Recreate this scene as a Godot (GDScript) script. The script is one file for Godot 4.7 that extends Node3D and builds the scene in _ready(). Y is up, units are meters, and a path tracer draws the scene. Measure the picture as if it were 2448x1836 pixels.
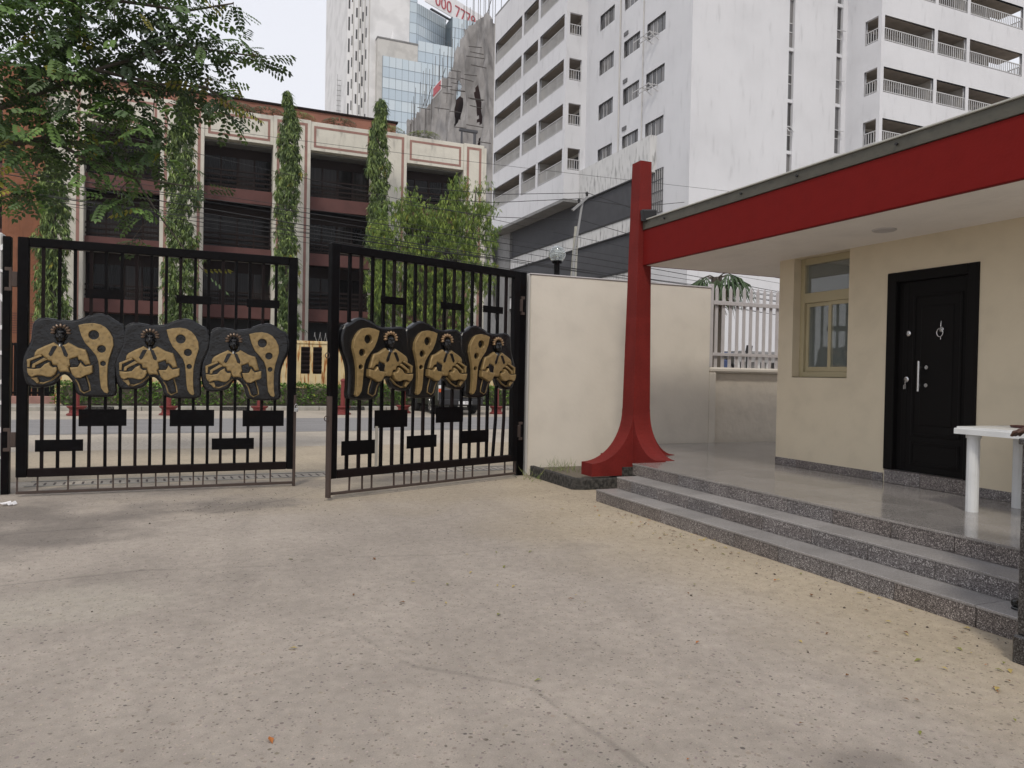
extends Node3D

var M := {}
var used := {}
var RN := RandomNumberGenerator.new()
const ORD := ["topmost", "second", "third", "fourth", "fifth", "sixth", "seventh", "eighth", "ninth", "tenth", "eleventh", "twelfth"]


# ------------------------------------------------------------------ mesh builder
class MB:
	var v := PackedVector3Array()
	var n := PackedVector3Array()
	var u := PackedVector2Array()
	var u2 := PackedVector2Array()

	func tri(a: Vector3, b: Vector3, c: Vector3) -> void:
		var w := (b - a).cross(c - a).normalized()
		for p: Vector3 in [a, c, b]:
			v.append(p)
			n.append(w)

	func trin(a: Vector3, b: Vector3, c: Vector3, na: Vector3, nb: Vector3, nc: Vector3) -> void:
		v.append(a); v.append(c); v.append(b)
		n.append(na); n.append(nc); n.append(nb)

	func quad(a: Vector3, b: Vector3, c: Vector3, d: Vector3) -> void:
		tri(a, b, c)
		tri(a, c, d)

	func box(x0: float, y0: float, z0: float, x1: float, y1: float, z1: float) -> void:
		xbox(Transform3D(Basis(), Vector3(x0 + x1, y0 + y1, z0 + z1) / 2.0), Vector3(absf(x1 - x0), absf(y1 - y0), absf(z1 - z0)))

	func xbox(t: Transform3D, s: Vector3, b := 0.0) -> void:
		var h := s / 2.0
		b = minf(b, minf(h.x, minf(h.y, h.z)) * 0.9)
		for ax in 3:
			var i := (ax + 1) % 3
			var j := (ax + 2) % 3
			for sg: float in [-1.0, 1.0]:
				var q := []
				for k in 4:
					var p := Vector3.ZERO
					p[ax] = sg * h[ax]
					p[i] = (h[i] - b) * (-1.0 if k == 0 or k == 3 else 1.0) * sg
					p[j] = (h[j] - b) * (-1.0 if k < 2 else 1.0)
					q.append(t * p)
				quad(q[0], q[1], q[2], q[3])
		if b <= 0.0:
			return
		for ax in 3:
			var i := (ax + 1) % 3
			var j := (ax + 2) % 3
			for si: float in [-1.0, 1.0]:
				for sj: float in [-1.0, 1.0]:
					var q := []
					for k in 4:
						var p := Vector3.ZERO
						p[ax] = (h[ax] - b) * (-1.0 if k == 0 or k == 3 else 1.0)
						p[i] = si * (h[i] if k < 2 else h[i] - b)
						p[j] = sj * (h[j] - b if k < 2 else h[j])
						q.append(t * p)
					if si * sj > 0:
						quad(q[0], q[1], q[2], q[3])
					else:
						quad(q[3], q[2], q[1], q[0])
		for sx: float in [-1.0, 1.0]:
			for sy: float in [-1.0, 1.0]:
				for sz: float in [-1.0, 1.0]:
					var a := t * Vector3(sx * h.x, sy * (h.y - b), sz * (h.z - b))
					var c := t * Vector3(sx * (h.x - b), sy * h.y, sz * (h.z - b))
					var d := t * Vector3(sx * (h.x - b), sy * (h.y - b), sz * h.z)
					if sx * sy * sz > 0:
						tri(a, c, d)
					else:
						tri(a, d, c)

	func rbox(x0: float, y0: float, z0: float, x1: float, y1: float, z1: float, b := 0.006) -> void:
		xbox(Transform3D(Basis(), Vector3(x0 + x1, y0 + y1, z0 + z1) / 2.0), Vector3(absf(x1 - x0), absf(y1 - y0), absf(z1 - z0)), b)

	func bar(a: Vector3, b: Vector3, w: float, d: float, bev := 0.0) -> void:
		var y := (b - a).normalized()
		var x := y.cross(Vector3.BACK if absf(y.z) < 0.9 else Vector3.UP).normalized()
		xbox(Transform3D(Basis(x, y, x.cross(y)), (a + b) / 2.0), Vector3(w, (b - a).length(), d), bev)

	func tube(pts: Array, rs: Array, seg := 8, cap := true) -> void:
		var rings := []
		var nr := []
		var ref := Vector3(0.31, 0.17, 0.93)
		for k in pts.size():
			var t: Vector3 = (pts[mini(k + 1, pts.size() - 1)] - pts[maxi(k - 1, 0)]).normalized()
			var x := t.cross(ref)
			if x.length() < 0.05:
				x = t.cross(Vector3.UP)
			x = x.normalized()
			var y := t.cross(x)
			ref = y.cross(t) if false else ref
			var r: float = rs[mini(k, rs.size() - 1)]
			var ring := []
			var nn := []
			for s in seg:
				var a := TAU * s / seg
				var d := x * cos(a) + y * sin(a)
				ring.append(pts[k] + d * r)
				nn.append(d)
			rings.append(ring)
			nr.append(nn)
		for k in pts.size() - 1:
			for s in seg:
				var e := (s + 1) % seg
				trin(rings[k][s], rings[k][e], rings[k + 1][e], nr[k][s], nr[k][e], nr[k + 1][e])
				trin(rings[k][s], rings[k + 1][e], rings[k + 1][s], nr[k][s], nr[k + 1][e], nr[k + 1][s])
		if cap:
			for s in range(1, seg - 1):
				tri(rings[0][0], rings[0][s + 1], rings[0][s])
				tri(rings[-1][0], rings[-1][s], rings[-1][s + 1])

	func lathe(prof: Array, seg: int, t := Transform3D()) -> void:
		for k in prof.size() - 1:
			var p: Vector2 = prof[k]
			var q: Vector2 = prof[k + 1]
			var sl := Vector2(q.y - p.y, p.x - q.x).normalized()
			for s in seg:
				var a := TAU * s / seg
				var b := TAU * (s + 1) / seg
				var da := Vector3(cos(a), 0, -sin(a))
				var db := Vector3(cos(b), 0, -sin(b))
				var na := t.basis * (da * sl.x + Vector3.UP * sl.y)
				var nb := t.basis * (db * sl.x + Vector3.UP * sl.y)
				var A := t * (da * p.x + Vector3.UP * p.y)
				var B := t * (db * p.x + Vector3.UP * p.y)
				var C := t * (db * q.x + Vector3.UP * q.y)
				var D := t * (da * q.x + Vector3.UP * q.y)
				if p.x > 0.0001:
					trin(A, B, C, na, nb, nb)
				if q.x > 0.0001:
					trin(A, C, D, na, nb, na)

	func ball(c: Vector3, r: Vector3, seg := 10, basis := Basis()) -> void:
		var prof := []
		for k in seg / 2 + 1:
			var a := -PI / 2 + PI * k / (seg / 2)
			prof.append(Vector2(maxf(cos(a), 0.0), sin(a)))
		lathe(prof, seg, Transform3D(basis * Basis.from_scale(r), c))

	# an outline raised from z0 to z1 with a rounded edge
	func prism(poly: PackedVector2Array, z0: float, z1: float, bevel := 0.0, t := Transform3D(), holes := []) -> void:
		var loops := [poly]
		loops.append_array(holes)
		var tops := []
		for li in loops.size():
			var p: PackedVector2Array = loops[li]
			var area := 0.0
			for i in p.size():
				area += p[i].cross(p[(i + 1) % p.size()])
			if (area < 0.0) == (li == 0):
				p = p.duplicate()
				p.reverse()
			var nrm := []
			for i in p.size():
				var e0 := (p[i] - p[i - 1]).normalized()
				var e1 := (p[(i + 1) % p.size()] - p[i]).normalized()
				var m := Vector2(e0.y + e1.y, -e0.x - e1.x)
				nrm.append(m.normalized() / maxf(0.5, m.length() / 2.0))
			var rings := [[0.0, z0]]
			if bevel > 0.0:
				for q in 4:
					var a := PI / 2 * q / 3.0
					rings.append([bevel * (1.0 - cos(a)), z1 - bevel + bevel * sin(a)])
			else:
				rings.append([0.0, z1])
			var prev := []
			for r in rings:
				var ring := []
				for i in p.size():
					var w: Vector2 = p[i] - nrm[i] * r[0]
					ring.append(Vector3(w.x, w.y, r[1]))
				if prev.size():
					for i in p.size():
						var j := (i + 1) % p.size()
						quad(t * prev[i], t * prev[j], t * ring[j], t * ring[i])
				prev = ring
			var flat := PackedVector2Array()
			for w: Vector3 in prev:
				flat.append(Vector2(w.x, w.y))
			tops.append(flat)
		var faces := [tops[0]]
		if holes.size():
			# holes in a row from top to bottom: cut the face into a left and a right half through them
			var o: PackedVector2Array = tops[0]
			var it := 0
			var ib := 0
			for i in o.size():
				if o[i].y > o[it].y: it = i
				if o[i].y < o[ib].y: ib = i
			var hs := tops.slice(1)
			hs.sort_custom(func(a, b): return a[0].y > b[0].y)
			var left := PackedVector2Array()
			var right := PackedVector2Array()
			var k := it
			while k != ib:
				left.append(o[k]); k = (k + 1) % o.size()
			left.append(o[ib])
			k = ib
			while k != it:
				right.append(o[k]); k = (k + 1) % o.size()
			right.append(o[it])
			var lefts := []
			for h: PackedVector2Array in hs:
				var ht := 0
				var hb := 0
				for i in h.size():
					if h[i].y > h[ht].y: ht = i
					if h[i].y < h[hb].y: hb = i
				# the holes run clockwise: from the bottom up along the left, from the top down along the right
				var l := PackedVector2Array()
				k = hb
				while k != ht:
					l.append(h[k]); k = (k + 1) % h.size()
				l.append(h[ht])
				lefts.push_front(l)
				k = ht
				while k != hb:
					right.append(h[k]); k = (k + 1) % h.size()
				right.append(h[hb])
			for l in lefts: left.append_array(l)
			faces = [left, right]
		elif true:
			var low: PackedVector2Array = poly
			var lx := Geometry2D.triangulate_polygon(low)
			for i in range(0, lx.size(), 3):
				var a := Vector3(low[lx[i]].x, low[lx[i]].y, z0)
				var b := Vector3(low[lx[i + 1]].x, low[lx[i + 1]].y, z0)
				var c := Vector3(low[lx[i + 2]].x, low[lx[i + 2]].y, z0)
				if (b - a).cross(c - a).z > 0: tri(t * a, t * c, t * b)
				else: tri(t * a, t * b, t * c)
		for outer: PackedVector2Array in faces:
			var ix := Geometry2D.triangulate_polygon(outer)
			for i in range(0, ix.size(), 3):
				var a := Vector3(outer[ix[i]].x, outer[ix[i]].y, z1)
				var b := Vector3(outer[ix[i + 1]].x, outer[ix[i + 1]].y, z1)
				var c := Vector3(outer[ix[i + 2]].x, outer[ix[i + 2]].y, z1)
				if (b - a).cross(c - a).z < 0:
					tri(t * a, t * c, t * b)
				else:
					tri(t * a, t * b, t * c)

	# a wall lying across an axis ("x" or "z") from p0 to p1, along u0..u1, y0..y1, with rectangular openings [u0, u1, y0, y1]
	func wall(axis: String, p0: float, p1: float, u0: float, u1: float, y0: float, y1: float, holes := []) -> void:
		var us := [u0, u1]
		var ys := [y0, y1]
		for h in holes:
			for k in 2:
				if h[k] > u0 and h[k] < u1: us.append(h[k])
				if h[k + 2] > y0 and h[k + 2] < y1: ys.append(h[k + 2])
		us.sort()
		ys.sort()
		var full := func(i: int, j: int) -> bool:
			if i < 0 or j < 0 or i >= us.size() - 1 or j >= ys.size() - 1:
				return false
			var cu: float = (us[i] + us[i + 1]) / 2.0
			var cy: float = (ys[j] + ys[j + 1]) / 2.0
			for h in holes:
				if cu > h[0] and cu < h[1] and cy > h[2] and cy < h[3]:
					return false
			return true
		var at := func(p: float, w: float, y: float) -> Vector3:
			return Vector3(p, y, w) if axis == "x" else Vector3(w, y, p)
		for i in us.size() - 1:
			for j in ys.size() - 1:
				var a: float = us[i]
				var b: float = us[i + 1]
				var c: float = ys[j]
				var d: float = ys[j + 1]
				if b - a < 1e-6 or d - c < 1e-6 or not full.call(i, j):
					continue
				var q := []
				q.append([at.call(p0, a, c), at.call(p0, b, c), at.call(p0, b, d), at.call(p0, a, d)])
				q.append([at.call(p1, a, c), at.call(p1, b, c), at.call(p1, b, d), at.call(p1, a, d)])
				if not full.call(i - 1, j): q.append([at.call(p0, a, c), at.call(p1, a, c), at.call(p1, a, d), at.call(p0, a, d)])
				if not full.call(i + 1, j): q.append([at.call(p0, b, c), at.call(p1, b, c), at.call(p1, b, d), at.call(p0, b, d)])
				if not full.call(i, j - 1): q.append([at.call(p0, a, c), at.call(p1, a, c), at.call(p1, b, c), at.call(p0, b, c)])
				if not full.call(i, j + 1): q.append([at.call(p0, a, d), at.call(p1, a, d), at.call(p1, b, d), at.call(p0, b, d)])
				var mid: Vector3 = at.call((p0 + p1) / 2.0, (a + b) / 2.0, (c + d) / 2.0)
				for f in q:
					var w: Vector3 = (f[1] - f[0]).cross(f[2] - f[0])
					if w.dot((f[0] + f[2]) / 2.0 - mid) > 0.0:
						quad(f[0], f[1], f[2], f[3])
					else:
						quad(f[3], f[2], f[1], f[0])

	func mesh() -> ArrayMesh:
		var a := []
		a.resize(Mesh.ARRAY_MAX)
		a[Mesh.ARRAY_VERTEX] = v
		a[Mesh.ARRAY_NORMAL] = n
		if u.size(): a[Mesh.ARRAY_TEX_UV] = u
		if u2.size(): a[Mesh.ARRAY_TEX_UV2] = u2
		var m := ArrayMesh.new()
		m.add_surface_from_arrays(Mesh.PRIMITIVE_TRIANGLES, a)
		return m


# ------------------------------------------------------------------ nodes
func numbered(called: String, parent: Node) -> String:
	var key := str(parent.get_instance_id()) + called
	var k: int = used.get(key, 0)
	used[key] = k + 1
	return called if k == 0 else "%s_%03d" % [called, k]


func hang(o: Node3D, called: String, parent: Node) -> void:
	o.name = numbered(called, parent)
	parent.add_child(o, true)


func part(called: String, mb: MB, m: Material, parent: Node = self) -> MeshInstance3D:
	return put(called, mb.mesh(), m, parent)


func put(called: String, mesh: Mesh, m: Material, parent: Node = self) -> MeshInstance3D:
	var o := MeshInstance3D.new()
	o.mesh = mesh
	o.material_override = m
	hang(o, called, parent)
	return o


func tag(o: Node3D, label: String, category: String, group := "", kind := "") -> Node3D:
	if label: o.set_meta("label", label)
	if category: o.set_meta("category", category)
	if group: o.set_meta("group", group)
	if kind: o.set_meta("kind", kind)
	return o


func thing(called: String, label: String, category: String, at := Vector3.ZERO, turn := 0.0, group := "") -> Node3D:
	var o := Node3D.new()
	hang(o, called, self)
	o.position = at
	o.rotation.y = turn
	tag(o, label, category, group)
	return o


func dup(o: Node3D, called: String, at: Vector3, turn := 0.0, label := "", group := "") -> Node3D:
	var c: Node3D = o.duplicate()
	hang(c, called, self)
	c.position = at
	c.rotation.y = turn
	if label: c.set_meta("label", label)
	if group: c.set_meta("group", group)
	return c


func struct(called: String, mb: MB, m: Material, label := "") -> MeshInstance3D:
	var o := part(called, mb, m)
	tag(o, label, "", "", "structure")
	return o


func many(called: String, mesh: Mesh, m: Material, xf: Array, cols: Array, parent: Node) -> MultiMeshInstance3D:
	var mm := MultiMesh.new()
	mm.transform_format = MultiMesh.TRANSFORM_3D
	mm.use_colors = true
	mm.mesh = mesh
	mm.instance_count = xf.size()
	for i in xf.size():
		mm.set_instance_transform(i, xf[i])
		mm.set_instance_color(i, cols[i])
	var o := MultiMeshInstance3D.new()
	o.multimesh = mm
	o.material_override = m
	hang(o, called, parent)
	o.set_meta("kind", "stuff")
	return o


# ------------------------------------------------------------------ materials
func ramp_noise(sd: int, freq: float, oct: int, stops: Array, size := 512, type := FastNoiseLite.TYPE_SIMPLEX_SMOOTH, hard := false) -> NoiseTexture2D:
	var f := FastNoiseLite.new()
	f.seed = sd
	f.noise_type = type
	f.frequency = freq
	f.fractal_octaves = oct
	if type == FastNoiseLite.TYPE_CELLULAR:
		f.cellular_return_type = FastNoiseLite.RETURN_CELL_VALUE
		f.cellular_jitter = 1.0
	var g := Gradient.new()
	var os := PackedFloat32Array()
	var cs := PackedColorArray()
	for s in stops:
		os.append(s[0])
		cs.append(s[1] if s[1] is Color else Color(s[1], s[1], s[1]))
	g.offsets = os
	g.colors = cs
	if hard: g.interpolation_mode = Gradient.GRADIENT_INTERPOLATE_CONSTANT
	var t := NoiseTexture2D.new()
	t.width = size
	t.height = size
	t.seamless = true
	t.normalize = true
	t.noise = f
	t.color_ramp = g
	return t


func bump_noise(sd: int, freq: float, oct: int, strength: float, size := 512) -> NoiseTexture2D:
	var f := FastNoiseLite.new()
	f.seed = sd
	f.frequency = freq
	f.fractal_octaves = oct
	var t := NoiseTexture2D.new()
	t.width = size
	t.height = size
	t.seamless = true
	t.noise = f
	t.as_normal_map = true
	t.bump_strength = strength
	return t


func lin(r: float, g: float, b: float, a := 1.0) -> Color:
	var c := Color(r, g, b).linear_to_srgb()
	c.a = a
	return c


func mat(key: String, c: Color, rough: float, tex: Texture2D = null, scale := Vector3.ONE, nrm: Texture2D = null, depth := 0.5, metal := 0.0) -> StandardMaterial3D:
	var m := StandardMaterial3D.new()
	m.resource_name = key
	m.albedo_color = c
	m.roughness = rough
	m.metallic = metal
	if tex or nrm:
		m.uv1_triplanar = true
		m.uv1_world_triplanar = true
		m.uv1_scale = scale
	if tex: m.albedo_texture = tex
	if nrm:
		m.normal_enabled = true
		m.normal_texture = nrm
		m.normal_scale = depth
	M[key] = m
	return m


func over(m: StandardMaterial3D, tex: Texture2D, scale: Vector3) -> void:
	m.detail_enabled = true
	m.detail_albedo = tex
	m.detail_blend_mode = BaseMaterial3D.BLEND_MODE_MUL
	m.detail_uv_layer = BaseMaterial3D.DETAIL_UV_2
	m.uv2_triplanar = true
	m.uv2_world_triplanar = true
	m.uv2_scale = scale


func leafy(key: String, rough := 0.55) -> StandardMaterial3D:
	var m := StandardMaterial3D.new()
	m.resource_name = key
	m.vertex_color_use_as_albedo = true
	m.roughness = rough
	m.backlight_enabled = true
	m.backlight = Color(0.42, 0.5, 0.16)
	M[key] = m
	return m


func make_materials() -> void:
	var grime := ramp_noise(3, 0.006, 5, [[0.0, 0.90], [0.45, 0.965], [0.6, 1.0], [1.0, 0.985]])
	var soft := ramp_noise(4, 0.008, 4, [[0.0, 0.95], [0.5, 0.985], [1.0, 1.0]])
	var fine := ramp_noise(5, 0.05, 4, [[0.0, 0.86], [0.5, 0.97], [1.0, 1.0]])
	var streak := ramp_noise(8, 0.02, 4, [[0.0, 0.80], [0.22, 0.93], [0.4, 0.985], [1.0, 1.0]])
	var rust := ramp_noise(9, 0.02, 4, [[0.0, Color(0.45, 0.2, 0.07)], [0.27, Color(0.72, 0.44, 0.2)], [0.43, Color(1, 0.96, 0.88)], [1.0, Color(1, 1, 1)]])
	var speck := ramp_noise(11, 0.16, 1, [[0.0, Color(0.27, 0.25, 0.25)], [0.3, Color(0.36, 0.335, 0.33)], [0.52, Color(0.45, 0.425, 0.42)], [0.74, Color(0.55, 0.53, 0.52)], [0.92, Color(0.72, 0.70, 0.69)]], 512, FastNoiseLite.TYPE_CELLULAR, true)
	var plaster := bump_noise(13, 0.05, 5, 3.0)
	var lumpy := bump_noise(15, 0.012, 4, 8.0)
	var grit := bump_noise(17, 0.16, 3, 4.0)
	var m: StandardMaterial3D
	m = mat("cream_wall", lin(0.67, 0.62, 0.54), 0.85, soft, Vector3(0.35, 0.35, 0.35), plaster, 0.08)
	m = mat("rough_wall", lin(0.68, 0.62, 0.53), 0.9, soft, Vector3(0.8, 0.8, 0.8), lumpy, 0.3)
	mat("guard_wall", lin(0.63, 0.55, 0.41), 0.8, soft, Vector3(0.5, 0.5, 0.5), plaster, 0.1)
	mat("soffit", lin(0.84, 0.80, 0.76), 0.8, soft, Vector3(0.3, 0.3, 0.3), plaster, 0.25)
	m = mat("red_paint", lin(0.19, 0.0215, 0.018), 0.7, fine, Vector3(1.2, 1.2, 1.2), plaster, 0.4)
	over(m, grime, Vector3(0.6, 0.6, 0.6))
	m.metallic_specular = 0.25
	m = mat("fascia_shaded_red", lin(0.165, 0.0105, 0.009), 0.7, soft, Vector3(1.2, 1.2, 1.2), plaster, 0.2)  # deeper red than the pylon, its shade mixed into the colour
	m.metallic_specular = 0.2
	mat("red_old", lin(0.19, 0.03, 0.026), 0.7, fine, Vector3(1, 1, 1))
	m = mat("gutter", lin(0.082, 0.077, 0.058), 0.55, grime, Vector3(0.8, 0.8, 0.8))
	over(m, streak, Vector3(0.9, 0.9, 0.9))
	mat("gutter_edge", lin(0.4, 0.4, 0.36), 0.5)
	for k in 4:
		m = mat("granite%d" % k, [Color(1.0, 0.985, 0.97), Color(1.04, 1.04, 1.04), Color(0.97, 0.96, 0.95), Color(1.0, 1.01, 1.02)][k], 0.34, speck, Vector3(2.1, 2.1, 2.1))
		over(m, grime, Vector3(0.5, 0.5, 0.5))
		m = mat("skylit_tread%d" % k, Color(0.97, 0.98, 1.0) * [1.0, 0.96, 1.02, 0.98][k], 0.36, speck, Vector3(2.6, 2.6, 2.6))  # lighter than the risers: dust and sky light put into the colour
		m.albedo_texture = ramp_noise(21, 0.2, 1, [[0.0, Color(0.53, 0.51, 0.49)], [0.4, Color(0.60, 0.58, 0.56)], [0.75, Color(0.68, 0.66, 0.64)]], 512, FastNoiseLite.TYPE_CELLULAR, true) if k == 0 else M["skylit_tread0"].albedo_texture
		over(m, grime, Vector3(0.35, 0.35, 0.35))
	for k in 4:
		m = M["skylit_tread%d" % k].duplicate()
		m.roughness = 0.13
		m.albedo_color = Color(0.93, 0.935, 0.945) * [1.0, 0.97, 1.02, 0.99][k]
		M["tile%d" % k] = m
	mat("granite_dark", Color(0.55, 0.56, 0.56), 0.25, speck, Vector3(2.6, 2.6, 2.6))
	mat("grout", lin(0.32, 0.3, 0.28), 0.9, fine)
	m = mat("black_paint", lin(0.009, 0.0085, 0.0095), 0.42, null, Vector3(0.5, 0.5, 0.5), lumpy, 0.25)
	m.albedo_texture = ramp_noise(23, 0.02, 5, [[0.0, Color(1.0, 0.62, 0.45)], [0.25, Color(0.62, 0.56, 0.56)], [1.0, Color(0.6, 0.6, 0.63)]])
	m = mat("black_relief", lin(0.004, 0.004, 0.005), 0.26, null, Vector3(1.0, 1.0, 1.0), lumpy, 0.28)
	m = mat("bar_rust", lin(0.011, 0.0072, 0.0072), 0.5, grime, Vector3(1, 1, 1))
	m.metallic_specular = 0.1
	m = mat("gold_paint", lin(0.34, 0.235, 0.10), 0.38, null, Vector3(1.5, 1.5, 1.5), lumpy, 0.45, 0.25)
	m.albedo_texture = ramp_noise(27, 0.02, 5, [[0.0, 0.62], [0.3, 0.88], [1.0, 1.0]])
	mat("bronze_highlight", lin(0.13, 0.085, 0.055), 0.3, null, Vector3(1.5, 1.5, 1.5), lumpy, 0.3, 0.2)  # brownish lobe bronze, lightened to stand in for gloss highlights
	mat("bronze_paint", lin(0.30, 0.19, 0.10), 0.33, null, Vector3(1.5, 1.5, 1.5), lumpy, 0.4, 0.3)
	mat("steel", lin(0.55, 0.55, 0.55), 0.25, null, Vector3.ONE, null, 0.0, 0.9)
	mat("rust_steel", lin(0.06, 0.04, 0.032), 0.75, grime, Vector3(1.5, 1.5, 1.5))
	mat("galv", lin(0.30, 0.30, 0.30), 0.5, fine, Vector3(1, 1, 1), null, 0.0, 0.3)
	mat("door_wood", lin(0.005, 0.004, 0.0036), 0.6, fine, Vector3(3, 0.4, 3))
	M["door_wood"].metallic_specular = 0.25
	M["black_paint"].metallic_specular = 0.2
	M["bar_rust"].metallic_specular = 0.2
	mat("beige_frame", lin(0.40, 0.345, 0.215), 0.45)
	m = mat("clear_glass", Color(0.75, 0.8, 0.78, 0.12), 0.02)
	m.transparency = BaseMaterial3D.TRANSPARENCY_ALPHA
	m = mat("lamp_glass", Color(0.95, 0.97, 0.97, 0.06), 0.04, null, Vector3.ONE)
	m.refraction_enabled = true
	m.refraction_scale = 0.05
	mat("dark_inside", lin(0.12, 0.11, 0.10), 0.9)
	mat("dim_lining", lin(0.22, 0.2, 0.17), 0.9)
	mat("shaded_white", lin(0.50, 0.475, 0.475), 0.6, soft, Vector3(1, 1, 1))  # white greyed so the pickets look backlit, shade put into the colour
	mat("white_plastic", lin(0.66, 0.67, 0.67), 0.35, soft, Vector3(1, 1, 1))
	# far buildings
	m = mat("tower_white", lin(0.67, 0.675, 0.705), 0.85, soft, Vector3(0.05, 0.05, 0.05), plaster, 0.05)
	over(m, ramp_noise(35, 0.02, 4, [[0.0, 0.91], [0.2, 0.97], [0.35, 0.995], [1.0, 1.0]]), Vector3(0.16, 0.035, 0.16))
	m = mat("stain_white", lin(0.66, 0.66, 0.66), 0.85, soft, Vector3(0.2, 0.2, 0.2))
	over(m, ramp_noise(31, 0.02, 4, [[0.0, 0.55], [0.2, 0.8], [0.4, 0.97], [1.0, 1.0]]), Vector3(0.35, 0.06, 0.35))
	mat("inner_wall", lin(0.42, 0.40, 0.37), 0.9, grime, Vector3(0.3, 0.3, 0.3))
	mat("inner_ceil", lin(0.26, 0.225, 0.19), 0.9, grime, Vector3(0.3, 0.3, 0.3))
	mat("dark_door", lin(0.03, 0.028, 0.028), 0.6)
	mat("rail_white", lin(0.50, 0.50, 0.51), 0.6)
	mat("alu", lin(0.10, 0.10, 0.105), 0.5)
	for k in 3:
		m = mat("pane%d" % k, [lin(0.12, 0.12, 0.125), lin(0.17, 0.165, 0.165), lin(0.055, 0.052, 0.052)][k], 0.12)
	m = mat("louvre", lin(0.062, 0.063, 0.072), 0.6, grime, Vector3(0.3, 0.3, 0.3))
	mat("louvre_dark", lin(0.02, 0.02, 0.022), 0.7)
	m = mat("concrete", lin(0.24, 0.24, 0.24), 0.9, grime, Vector3(0.2, 0.2, 0.2))
	over(m, streak, Vector3(0.4, 0.1, 0.4))
	m = mat("pole_concrete", lin(0.42, 0.41, 0.36), 0.9, grime, Vector3(0.6, 0.6, 0.6))
	m = mat("pale_facade", lin(0.67, 0.64, 0.565), 0.85, soft, Vector3(0.15, 0.15, 0.15), plaster, 0.2)
	over(m, streak, Vector3(0.2, 0.05, 0.2))
	mat("pink_stripe", lin(0.32, 0.175, 0.145), 0.8, grime, Vector3(0.5, 0.5, 0.5))
	mat("spandrel", lin(0.115, 0.046, 0.041), 0.8, grime, Vector3(0.3, 0.3, 0.3))
	m = mat("brown_wall", lin(0.25, 0.098, 0.05), 0.85, grime, Vector3(0.2, 0.2, 0.2), plaster, 0.3)
	over(m, streak, Vector3(0.5, 0.05, 0.5))
	m = mat("pent_brown", lin(0.30, 0.13, 0.088), 0.85, grime, Vector3(0.2, 0.2, 0.2))
	mat("frame_brown", lin(0.03, 0.02, 0.018), 0.5)
	mat("slat_brown", lin(0.02, 0.014, 0.013), 0.7)
	M["slat_brown"].metallic_specular = 0.2
	M["frame_brown"].metallic_specular = 0.2
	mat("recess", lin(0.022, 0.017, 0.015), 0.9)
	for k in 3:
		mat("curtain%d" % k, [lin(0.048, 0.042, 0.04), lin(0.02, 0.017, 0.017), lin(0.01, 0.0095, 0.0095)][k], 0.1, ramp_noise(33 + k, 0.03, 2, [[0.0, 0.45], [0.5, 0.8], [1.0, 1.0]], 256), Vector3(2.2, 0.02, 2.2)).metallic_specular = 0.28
	m = mat("rust_wall", lin(0.62, 0.53, 0.34), 0.85, grime, Vector3(0.5, 0.5, 0.5))
	over(m, rust, Vector3(0.55, 0.07, 0.55))
	mat("vent_dark", lin(0.05, 0.03, 0.028), 0.8, grime)
	m = mat("far_white", lin(0.74, 0.74, 0.75), 0.8, grime, Vector3(0.05, 0.05, 0.05))
	mat("far_grey", lin(0.55, 0.54, 0.52), 0.85, grime, Vector3(0.1, 0.1, 0.1))
	for k in 4:
		mat("sky_glass%d" % k, [lin(0.46, 0.55, 0.63), lin(0.52, 0.61, 0.68), lin(0.48, 0.57, 0.65), lin(0.56, 0.64, 0.70)][k], 0.12)
	mat("dark_glass", lin(0.10, 0.135, 0.16), 0.2)  # dark glass of the narrow face beside the tower front
	mat("mullion", lin(0.22, 0.27, 0.32), 0.5)
	m = mat("netting", lin(0.38, 0.365, 0.36), 0.95, ramp_noise(41, 0.012, 5, [[0.0, 0.62], [0.35, 0.86], [0.7, 1.0]]), Vector3(0.06, 0.03, 0.06), lumpy, 0.8)
	over(m, fine, Vector3(0.4, 0.4, 0.4))
	mat("scaffold", lin(0.10, 0.09, 0.085), 0.9)
	mat("brick_red", lin(0.085, 0.04, 0.035), 0.9)
	mat("sign_red", lin(0.42, 0.06, 0.075), 0.6)
	mat("sign_white", lin(0.78, 0.77, 0.78), 0.6)
	# ground
	mat("dust", lin(0.46, 0.405, 0.335), 0.95, grime, Vector3(0.11, 0.11, 0.11), grit, 0.6)
	over(M["dust"], fine, Vector3(0.7, 0.7, 0.7))
	mat("tarmac", lin(0.26, 0.25, 0.247), 0.9, fine, Vector3(0.5, 0.5, 0.5), grit, 0.5)
	over(M["tarmac"], grime, Vector3(0.08, 0.08, 0.3))
	mat("kerb", lin(0.34, 0.32, 0.28), 0.9, grime, Vector3(0.7, 0.7, 0.7))
	mat("kerb_dark", lin(0.10, 0.094, 0.085), 0.95, ramp_noise(51, 0.02, 4, [[0.0, 0.3], [0.5, 0.7], [1.0, 1.0]]), Vector3(1.5, 1.5, 1.5), lumpy, 0.8)
	mat("soil", lin(0.17, 0.145, 0.11), 1.0, fine, Vector3(2, 2, 2), grit, 1.0)
	mat("drain_hole", lin(0.012, 0.012, 0.012), 0.9)
	mat("bark", lin(0.09, 0.075, 0.06), 0.95, fine, Vector3(2, 2, 2), lumpy, 0.8)
	mat("cable", lin(0.012, 0.012, 0.013), 0.6)
	mat("car_black", lin(0.008, 0.008, 0.010), 0.12)
	M["car_black"].clearcoat_enabled = true
	M["car_black"].clearcoat = 0.8
	mat("tyre", lin(0.012, 0.012, 0.012), 0.9)
	mat("orange_lens", lin(0.55, 0.085, 0.02), 0.25)
	mat("white_lens", lin(0.7, 0.7, 0.7), 0.25)
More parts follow.
